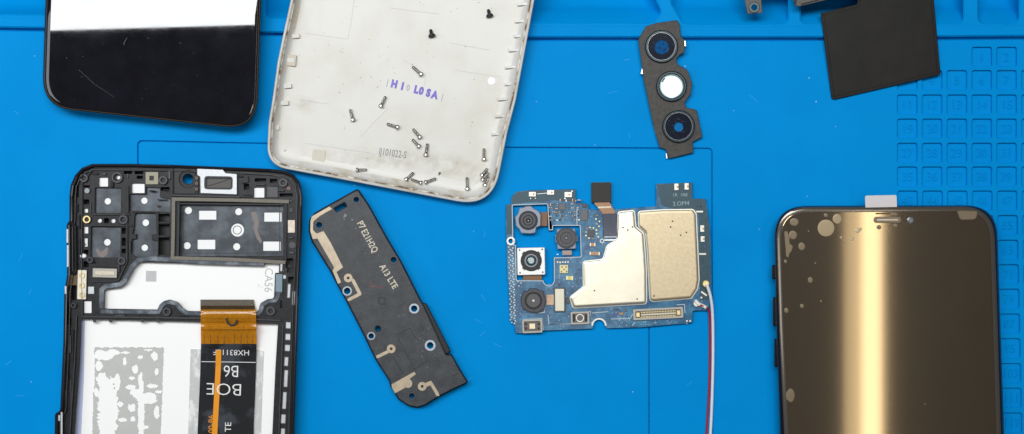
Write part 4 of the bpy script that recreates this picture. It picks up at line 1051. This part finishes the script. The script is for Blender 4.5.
# long board connector
c1 = MB().plate(rect(633, 308, 683.4, 319.2, 1.2, -3), zB - .1, zB + 3, holes=[rect(635.6, 310.4, 680.8, 316.8, .8, -3)], b=.3).build('board_connector', M_CONN, pb)
MB().plate(rect(635, 309.8, 681.4, 317.4, .8, -3), zB - .1, zB + .7, b=0).build('connector_floor', M_CHIPB, c1)
MB().plate(rect(641, 313.1, 676, 314.9, .4, -3), zB + .6, zB + 2.6, b=.2).build('connector_tongue', M_CONNB, c1)
for s_, y in ((-1, 311.6), (1, 316.2)):
    b = MB()
    for i in range(22):
        x = 641 + i * 1.6; b.box(x, y - .7 - (x - 658) * .052, x + .8, y + .7 - (x - 658) * .052, zB + .6, zB + 1.8, r=0, b=0)
    b.build('gold_pins', M_PADG, c1)
for x, y in ((638, 314.8), (678.6, 312.6)):
    MB().box(x - 1.9, y - 2.4, x + 1.9, y + 2.4, zB + .6, zB + 2.4, r=.7, rot=-3).build('latch', M_PADG, c1)
# two small framed modules
for (x0, y0, x1, y1, nm, mm) in ((522.2, 319.4, 542.4, 333.0, 'microphone_can', M_PADG), (570.6, 311.6, 589.4, 324.4, 'sensor_can', M_CHIPB)):
    c1 = MB().plate(rect(x0, y0, x1, y1, 1.2, -2), zB - .1, zB + 3.2, holes=[rect(x0 + 2, y0 + 2, x1 - 2, y1 - 2, .8, -2)], b=.3).build(nm, M_CONN, pb)
    MB().plate(rect(x0 + 1.6, y0 + 1.6, x1 - 1.6, y1 - 1.6, .8, -2), zB - .1, zB + 1.4, b=0).build('can_floor', M_CHIPB, c1)
    cx, cy = (x0 + x1) / 2, (y0 + y1) / 2
    if mm is M_PADG:
        MB().box(cx - 3, cy - 2.8, cx + 3, cy + 2.8, zB + 1.3, zB + 2.6, r=.6).build('gold_square', mat('pale_gold_square', (.85, .75, .5), .35, metal=.4), c1)
        for dx in (-6.4, 6.4):
            for dy in (-2.2, 2.2):
                MB().cyl(cx + dx, cy + dy, 1.1, zB + 1.3, zB + 2.0, b=.1, n=10).build('dark_dot', M_DEEP, c1)
    else:
        MB().ring(cx, cy, 3.0, 4.2, zB + 1.3, zB + 2.2, b=.2).build('round_outline', M_PADW, c1)
        for dx in (-6, 6):
            MB().box(cx + dx - .8, cy - 3.4, cx + dx + .8, cy + 3.4, zB + 1.3, zB + 2, r=.2).build('side_pin', M_DEEP, c1)
# coax cables
def smooth_path(pts, n=6):
    out = []
    P = [pts[0]] + pts + [pts[-1]]
    for i in range(1, len(P) - 2):
        for k in range(n):
            t_ = k / n
            out.append(tuple(.5 * ((2 * P[i][j]) + (-P[i - 1][j] + P[i + 1][j]) * t_ + (2 * P[i - 1][j] - 5 * P[i][j] + 4 * P[i + 1][j] - P[i + 2][j]) * t_ ** 2 + (-P[i - 1][j] + 3 * P[i][j] - 3 * P[i + 1][j] + P[i + 2][j]) * t_ ** 3) for j in range(3)))
    out.append(pts[-1])
    return out
c1 = MB().tube(smooth_path([(706.5, 284, 9), (708.4, 289, 9), (710.8, 298, 7.5), (712.4, 312, 4.5), (713, 335, 2.2), (712.8, 370, 2), (711.6, 410, 2), (709.8, 445, 2), (706, 500, 2)]), 1.5).build('white_antenna_cable', M_WHTC, pb)
p = MB().cyl(706, 283.8, 3.6, zB, zB + 3.6, b=.6, n=18).build('gold_plug', M_PADG, c1)
MB().strip([(706.4, 284.6), (709.6, 292.6)], 3.4, zB + 1, zB + 4.6, b=.7).build('gold_crimp', M_PADG, c1)
c1 = MB().tube(smooth_path([(700, 305, 9), (705, 306.8, 8.2), (708.6, 309.8, 6), (709.8, 320, 3), (710, 345, 1.6), (709.4, 380, 1.5), (707.6, 415, 1.5), (705.6, 445, 1.5), (702, 500, 1.5)]), 1.15).build('red_antenna_cable', M_REDC, pb)
MB().cyl(696.6, 303.6, 3.2, zB, zB + 3.6, b=.6, n=18).build('silver_plug', M_PADW, c1)
MB().strip([(695, 300), (698, 303.6), (703, 305.8), (706.6, 307.8)], 3.4, zB + 1, zB + 4.6, b=.8, rnd=.8).build('silver_crimp', M_PADW, c1)
# camera modules
def lens_stack(o, x, y, z, r1, r2, r3, glint=True):
    MB().ring(x, y, r2, r1, z - .3, z + 1.2, b=.5).build('lens_barrel', M_CHIP, o)
    MB().ring(x, y, r3, r2 * .92, z - .6, z + .7, b=.3).build('inner_ring', M_CAMD, o)
    MB().dome(x, y, r3 * 1.02, r3 * 1.02, z - .4, 1.0).build('lens', M_LENSC if glint else M_LENS, o)
c1 = MB().loft(rpoly([(519.6, 207.6), (523.4, 207.4), (526, 206, 2), (531.4, 205.8, 2), (533.6, 208.4), (538.6, 211), (541, 214.6), (540.8, 226), (536.4, 227.4), (535.4, 233), (530, 233.8), (521, 233.2), (519.4, 229.6), (516, 226), (514.8, 217), (517.6, 214)], 1.6, n=4), [(0, 1), (0, 9), (.6, 9.6)], cap0=False).build('wide_camera', M_CAMG, pb)
MB().plate(circ(528.2, 220.4, 9.6, 32), 9.5, 10.4, b=.4).build('black_collar', M_DEEP, c1)
MB().ring(528.2, 220.4, 4.8, 8.0, 10.2, 11.2, b=.5).build('lens_barrel', M_CAMD, c1); MB().ring(528.2, 220.4, 2.0, 4.6, 10.2, 10.8, b=.2).build('inner_ring', M_CHIP, c1)
MB().dome(528.2, 220.4, 2.2, 2.2, 10.2, .9).build('lens', M_LENS, c1); MB().cyl(528.3, 220.6, .45, 11, 11.2, b=0, n=8).build('pinhole', M_PADW, c1)
MB().box(541, 212, 547.4, 226.2, 3, 5.6, r=.4).build('brown_flex_tail', mat('brown_polyimide', (.20, .085, .025), .3), c1)
c1 = MB().plate(rpoly([(556.6, 229, 1), (575, 228.6, 1), (576, 235), (577.6, 236), (577.6, 241), (576, 242), (576, 248.8, 1), (557.4, 249.2, 1), (557, 243), (555.4, 242), (555.2, 235), (556.8, 234)], .5), 1, 8.4, b=.5).build('macro_camera', M_CAMG, pb)
MB().cyl(566.4, 238, 10.4, 8.2, 9.6, b=.6, n=36).build('black_collar', M_CAMD, c1); MB().ring(566.4, 238, 6.0, 8.6, 9.5, 10.2, b=.3).build('outer_ring', M_CHIP, c1); MB().cyl(566.4, 238, 5.9, 9.5, 9.9, b=.2).build('lens_plate', M_CAMD, c1); MB().dome(566.4, 238, 1.7, 1.7, 9.8, .6).build('lens', M_LENS, c1)
p = MB().box(562, 250.2, 572, 255.4, 3, 6, r=.5).build('camera_foot', M_CAMG, c1); MB().box(563.4, 252, 570.8, 253.6, 5.9, 6.3, r=.2, b=0).build('foot_contact', M_COPPER, p)
c1 = MB().plate(rect(517.2, 247.6, 545, 275, 1.2, -1.2), 1, 9.0, b=.5).build('main_camera', M_CAMW, pb)
for q in (([(523, 252.4), (539.6, 269)]), ([(539.4, 252.2), (523.2, 269.2)])):
    MB().strip(q, 3.6, 8.9, 9.7, b=.3).build('frame_cross', M_CHIP, c1)
MB().cyl(531.2, 260.6, 10.6, 8.9, 10.2, b=.6, n=36).build('black_collar', M_DEEP, c1); MB().ring(531.2, 260.6, 5.2, 6.9, 10.1, 11.0, b=.3).build('lens_rim', mat('grey_lens_rim', (.22, .23, .25), .3, metal=.5), c1); MB().dome(531.2, 260.6, 5.0, 5.0, 10.0, 1.4).build('lens', M_LENSC, c1)
b = MB()
for x, y in ((519.6, 250), (542.2, 249.4), (520, 272.8), (542.8, 272.2)):
    b.cyl(x, y, .9, 8.95, 9.2, b=0, n=10)
b.build('corner_rivets', M_CHIP, c1)
MB().box(523, 275, 542, 280.4, 2.4, 5.0, r=.4, rot=1).build('brown_flex_tail', mat('brown_polyimide', (.20, .085, .025), .3), c1)
c1 = MB().loft(rpoly([(523.4, 290.4), (527, 291.6), (530, 288.4), (536.6, 288.2), (539, 290), (543.6, 291), (544.4, 296), (546, 300), (544.6, 306), (544.4, 309), (538, 312.6), (529, 312.2), (522, 308), (520.8, 300), (522, 294.6)], 2, n=4), [(0, 1), (0, 9.2), (.7, 9.9)], cap0=False).build('depth_camera', M_CAMD, pb)
MB().ring(533.4, 300.6, 7.6, 8.8, 9.7, 10.3, b=.2).build('groove_ring', M_DEEP, c1); MB().cyl(533.4, 300.6, 7.4, 9.7, 10.7, b=.6).build('lens_cap', M_CHIP, c1); MB().cyl(533.4, 300.6, 1.2, 10.6, 10.8, b=0, n=12).build('pinhole', mat('pinkish_lens_dot', (.75, .6, .55), .3), c1)
MB().box(546.4, 294.6, 554.6, 305, zB, zB + 1.4, r=.4).build('orange_flex_tail', mat('orange_tan_flex', (.55, .33, .18), .35, var=(.75, .66, .55), vscale=6), c1)
p = MB().box(553.8, 287.6, 565.4, 312.2, zB - .1, zB + 2.2, r=.8, rot=-.5).build('camera_connector', M_CHIP, c1); MB().box(555, 288.8, 564.2, 311, zB + 2.1, zB + 3.4, r=.6, rot=-.5).build('connector_lid', mat('cream_lid', (.72, .68, .56), .4, metal=.3, var=(.62, .58, .46), vscale=8), p)

# ------------------------------------------------------------------ rear camera lens bracket
TL = tilt_of(158, RZ / 120)
br = thing('camera_lens_bracket', 'brown grey metal bracket holding three round camera windows, middle one white', 'lens bracket', 670, 90, 0)
LO = rpoly([(645.6, 26.4, 1), (656, 23, 0), (677, 20, 2), (679.6, 24, 1), (681, 37, .5), (684.6, 39.4, .8), (684.6, 52.4, .8), (680, 54.6, 1), (675.8, 59.2, 2), (678, 64.6, 2), (687.4, 69.8, 1), (689.4, 75, .5), (692.2, 84, .8), (690.8, 94, .8), (684.6, 102.6, 2), (686, 107.6, 2), (696.6, 109.8, 1), (702.4, 137, 1), (692.6, 142, 1),
            (693.4, 152.6, 1), (669, 158.6, 1), (666, 149.6, .5), (659.6, 147.4, 1), (653.2, 125, 0), (643.4, 78, 0), (638.2, 39.6, 1)], 1, n=4)
LC = [(661.6, 46.4, 16.4, 13.6), (671.6, 86.2, 15.4, 12.0), (678.6, 126.4, 16.4, 13.6)]
MB(TL).plate(LO, 0.2, 5, holes=[circ(x, y, r2 + .6, 36) for x, y, r1, r2 in LC], b=.5).build('bracket_plate', M_BRACK, br)
for i, (x, y, r1, r2) in enumerate(LC):
    p = MB(TL).ring(x, y, r2, r1, 4.2, 8.2, b=1.0, n=44).build('window_ring', M_RING, br)
    MB(TL).ring(x, y, r2 - .2, r2 + .6, 7.6, 8.5, b=.2, n=44).build('ring_edge', M_RINGL if i != 1 else M_RING, p)
    if i == 1:
        g = MB(lambda xx, yy: TL(671, 86) + (yy - 86) * .03).loft(circ(x, y, r2 + .3, 72), [(0, 5), (.1, 7.0), (.3, 7.15)], cap0=False).build('lens_window', M_LENSW, p)
        MB(TL).strip([(662.4, 82), (663.6, 79.6), (665, 78.2)], 1.3, 7.6, 7.9, b=0, rnd=.5).build('smudge', M_CHIP, g)
        MB(TL).ring(x, y, r2 - 1.0, r2 + .2, 7.3, 7.9, b=.2, n=44).build('inner_ring', mat('pale_teal_ring', (.20, .30, .32), .3, metal=.5), p)
    else:
        hole = circ(x, y + .6, 4.6 if i == 2 else 7.2, 28)
        MB((lambda y_: (lambda xx, yy: TL(xx, y_) - (yy - y_) * .065))(y)).plate(circ(x, y, r2 + .2, 40), 5.4, 6.6, holes=[hole], b=.1).build('dark_window_mask', M_LENSD, p)
        MB((lambda y_: (lambda xx, yy: TL(xx, y_) - (yy - y_) * .065))(y)).plate(inset(clean(hole), -.4), 4.6, 5.6, b=0).build('clear_lens_centre', M_LENSB if i == 0 else mat('clear_blue_centre', (.003, .16, .42), .12), p)
for x, y, w, h, rr in ((684.6, 43.4, 2.6, 6, -8), (643.0, 71, 3.6, 6.6, 12), (655.4, 129.6, 2.2, 8.6, -14), (666.6, 156, 1.6, 5.6, -8), (690.6, 82, 1.8, 4, -10)):
    MB(TL).box(x - w / 2, y - h / 2, x + w / 2, y + h / 2, .3, 4.2, r=.6, rot=rr).build('silver_clip', M_SILVER, br)

# ------------------------------------------------------------------ antenna bracket with black sheet
TS = tilt_of(101, RZ / 63)
an = thing('antenna_bracket', 'black plastic bracket with a wide flat black sheet lying over the tray ridge', 'antenna bracket', 870, 40, 0)
SH = rpoly([(820.6, 13, .8), (857, 4, 1), (862, -60, 1), (926, -60, 1), (934, 0, 0), (940.6, 74.6, 1.6), (834, 99.8, 1.6), (831.4, 98, 1)], .8)
MB(TS).plate(SH, .3, 2.6, b=.6).build('black_sheet', M_SHEET, an)
MB(TS).loft(SH, [(2.6, 2.5), (2.9, 2.75), (3.3, 2.75), (3.6, 2.5)], cap0=False, cap1=False).build('sheet_border', M_SHEET, an)
MB().plate(rpoly([(742, -60), (744.6, 0), (747.4, 14, .6), (762.4, 13, .6), (761.4, 0), (765, -8, 1), (790, -14, 1), (795, 5.4, .6), (799, 6.6, .6), (828, -.4), (860, -4), (860, -60)], .8), RZ + 9, RZ + 16, holes=[circ(754.2, 7.4, 2.4, 16)], b=.5, bottom=True).build('bracket_arm', M_TABG, an)
MB().ring(754.2, 7.4, 2.5, 5.6, RZ + 15.8, RZ + 17, b=.5).build('screw_eyelet', M_RING, an)
b = MB(); b.strip([(795.4, 4), (797.6, -20)], 1.6, RZ + 15.6, RZ + 17.2, b=.4); b.strip([(801, 4.4), (826, -2.2)], 1.0, RZ + 15.6, RZ + 16.8, b=.3); b.build('arm_rib', M_BLACK, an)
MB().cyl(754.4, 7.4, 4.4, -9.0, RZ + 9.2, b=0, n=16).build('support_boss', M_TABG, an) if False else None
MB().plate(rpoly([(764, -60), (770, -30), (850, -30), (856, -60)], 1), -22, RZ + 9.5, b=.3, bottom=True).build('bracket_body', M_TABG, an)

# ------------------------------------------------------------------ phone with bronze privacy film
ph = thing('smartphone', 'phone under a bronze mirror screen protector with air bubbles and a bright vertical reflection', 'phone', 890, 330, 0)
QO = rpoly([(773.6, 205.8, 33), (996.8, 205.2, 33), (999.4, 290, 0), (1004.4, 434, 0), (1007, 540, 20), (783, 540, 20), (779.6, 434, 0), (776, 330, 0)], 20, n=12)
MB().loft(QO, [(5, 0), (1.4, 2), (0, 6), (0, 17), (.8, 20.2), (2, 21.4)], cap1=False).build('body_band', M_PHONEB, ph)
MB().loft(QO, [(2, 21), (2.2, 21.8), (4, 22.4), (6, 22.5)], cap0=False).build('front_glass', M_GLASSB, ph)
FI = rpoly([(775.4, 207.2, 32), (993.8, 206.4, 34), (996.6, 290, 0), (1001.0, 434, 0), (1003.4, 538, 16), (787, 538, 16), (784, 434, 0), (779, 330, 0)], 18, n=12)
p = MB().loft(FI, [(0, 22.3), (.2, 23.6), (1.0, 24.4), (2.4, 24.7), (4.6, 24.75)], mids=[1, 1, 1, 1], cap0=False, cap1=False).build('film_edge', M_TRIM, ph)
p.data.materials.append(M_TRIM)
film = MB().loft(FI, [(4.5, 24.4), (4.6, 24.8), (5.2, 24.95)], cap0=False).build('privacy_film', M_FILM, ph)
zf = 24.95
for x, y, rx, ry in ((826, 228, 9.6, 9.6), (837.2, 218.8, 5.2, 5.4), (826, 215.2, 2.4, 2.2), (794.2, 222, 5, 4.4), (793, 235, 4.6, 4.8), (801.8, 246.4, 3.8, 4.2), (785.6, 261.4, 1.6, 2.0), (810.4, 280, 2.8, 3.2), (802, 306, 2.3, 2.3), (786.4, 310.4, 2.4, 2.8), (790.6, 395.4, 4.6, 7.4), (878.8, 227.2, 2.8, 2.6), (895.6, 225.4, 2.2, 2), (894.6, 214, 3.2, 2), (889, 228.6, 1, 1)):
    MB().dome(x, y, rx, ry, zf - .1, .2).build('air_bubble', M_BUBBLE if rx < 5.1 else mat('large_pale_bubble', (.36, .28, .17), .35, metal=.35), film)
MB().loft(rpoly([(784, 231, 2), (787.6, 230.6, 2), (790, 238, 2), (789.6, 243, 2), (793.4, 246, 2), (792, 251, 2), (789.4, 254, 1), (789, 258, 1.5), (786, 257, 2), (785, 244, 2)], 2), [(0, zf - .1), (.6, zf + .3)], cap0=False).build('air_bubble', M_BUBBLE, film)
MB().loft(rpoly([(956.6, 210.4, 2), (978.4, 210.8, 3), (976, 219.6, 5), (960, 220.2, 4)], 3), [(0, zf - .1), (.6, zf + .3)], cap0=False).build('air_bubble', M_BUBBLE, film)
for x, y, r in ((857.6, 230.4, 2.6), (860.6, 229, 1.6), (852, 239, 1.8), (841, 237.4, 1.4), (847, 242.6, 1.0), (843.6, 240, .8), (815.2, 263, .7), (821, 301, .8), (808.6, 231, .6), (925, 404, .5)):
    MB().dome(x, y, r, r, zf - .1, .5, n=12).build('bright_speck', M_BUBD, film)
p = MB().loft(rect(873.4, 216.6, 901.6, 223, 3, 0, 5), [(0, zf - .1), (.3, zf + .4), (1, zf + .5)], cap0=False).build('earpiece_slot', M_BUBBLE, film)
MB().strip([(877, 219.8), (898, 219.8)], 1.6, zf + .4, zf + .6, b=.1).build('slot_mesh', M_TAN, p)
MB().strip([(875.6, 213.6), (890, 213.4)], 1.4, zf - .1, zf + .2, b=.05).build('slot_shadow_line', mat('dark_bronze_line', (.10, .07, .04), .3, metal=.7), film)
MB().dome(910.6, 220.2, 3.8, 3.8, zf - .1, .5).build('front_camera_dot', mat('bluish_camera_dot', (.16, .17, .18), .2, metal=.5), film)
MB().plate(rpoly([(865, 195.6, 2), (896.6, 195.0, 2), (897, 207, .5), (865.4, 207.6, .5)], 1), 25.0, 25.4, b=.1, bottom=True).build('pull_tab', M_TAB, ph)
for y0, y1, x in ((265, 279, 772.2), (297, 326, 773.2), (338.6, 367, 774.6)):
    MB().box(x - .3, y0, x + 4, y1, 8.5, 15, r=.8, b=.9).build('side_button', M_PHONEB, ph)
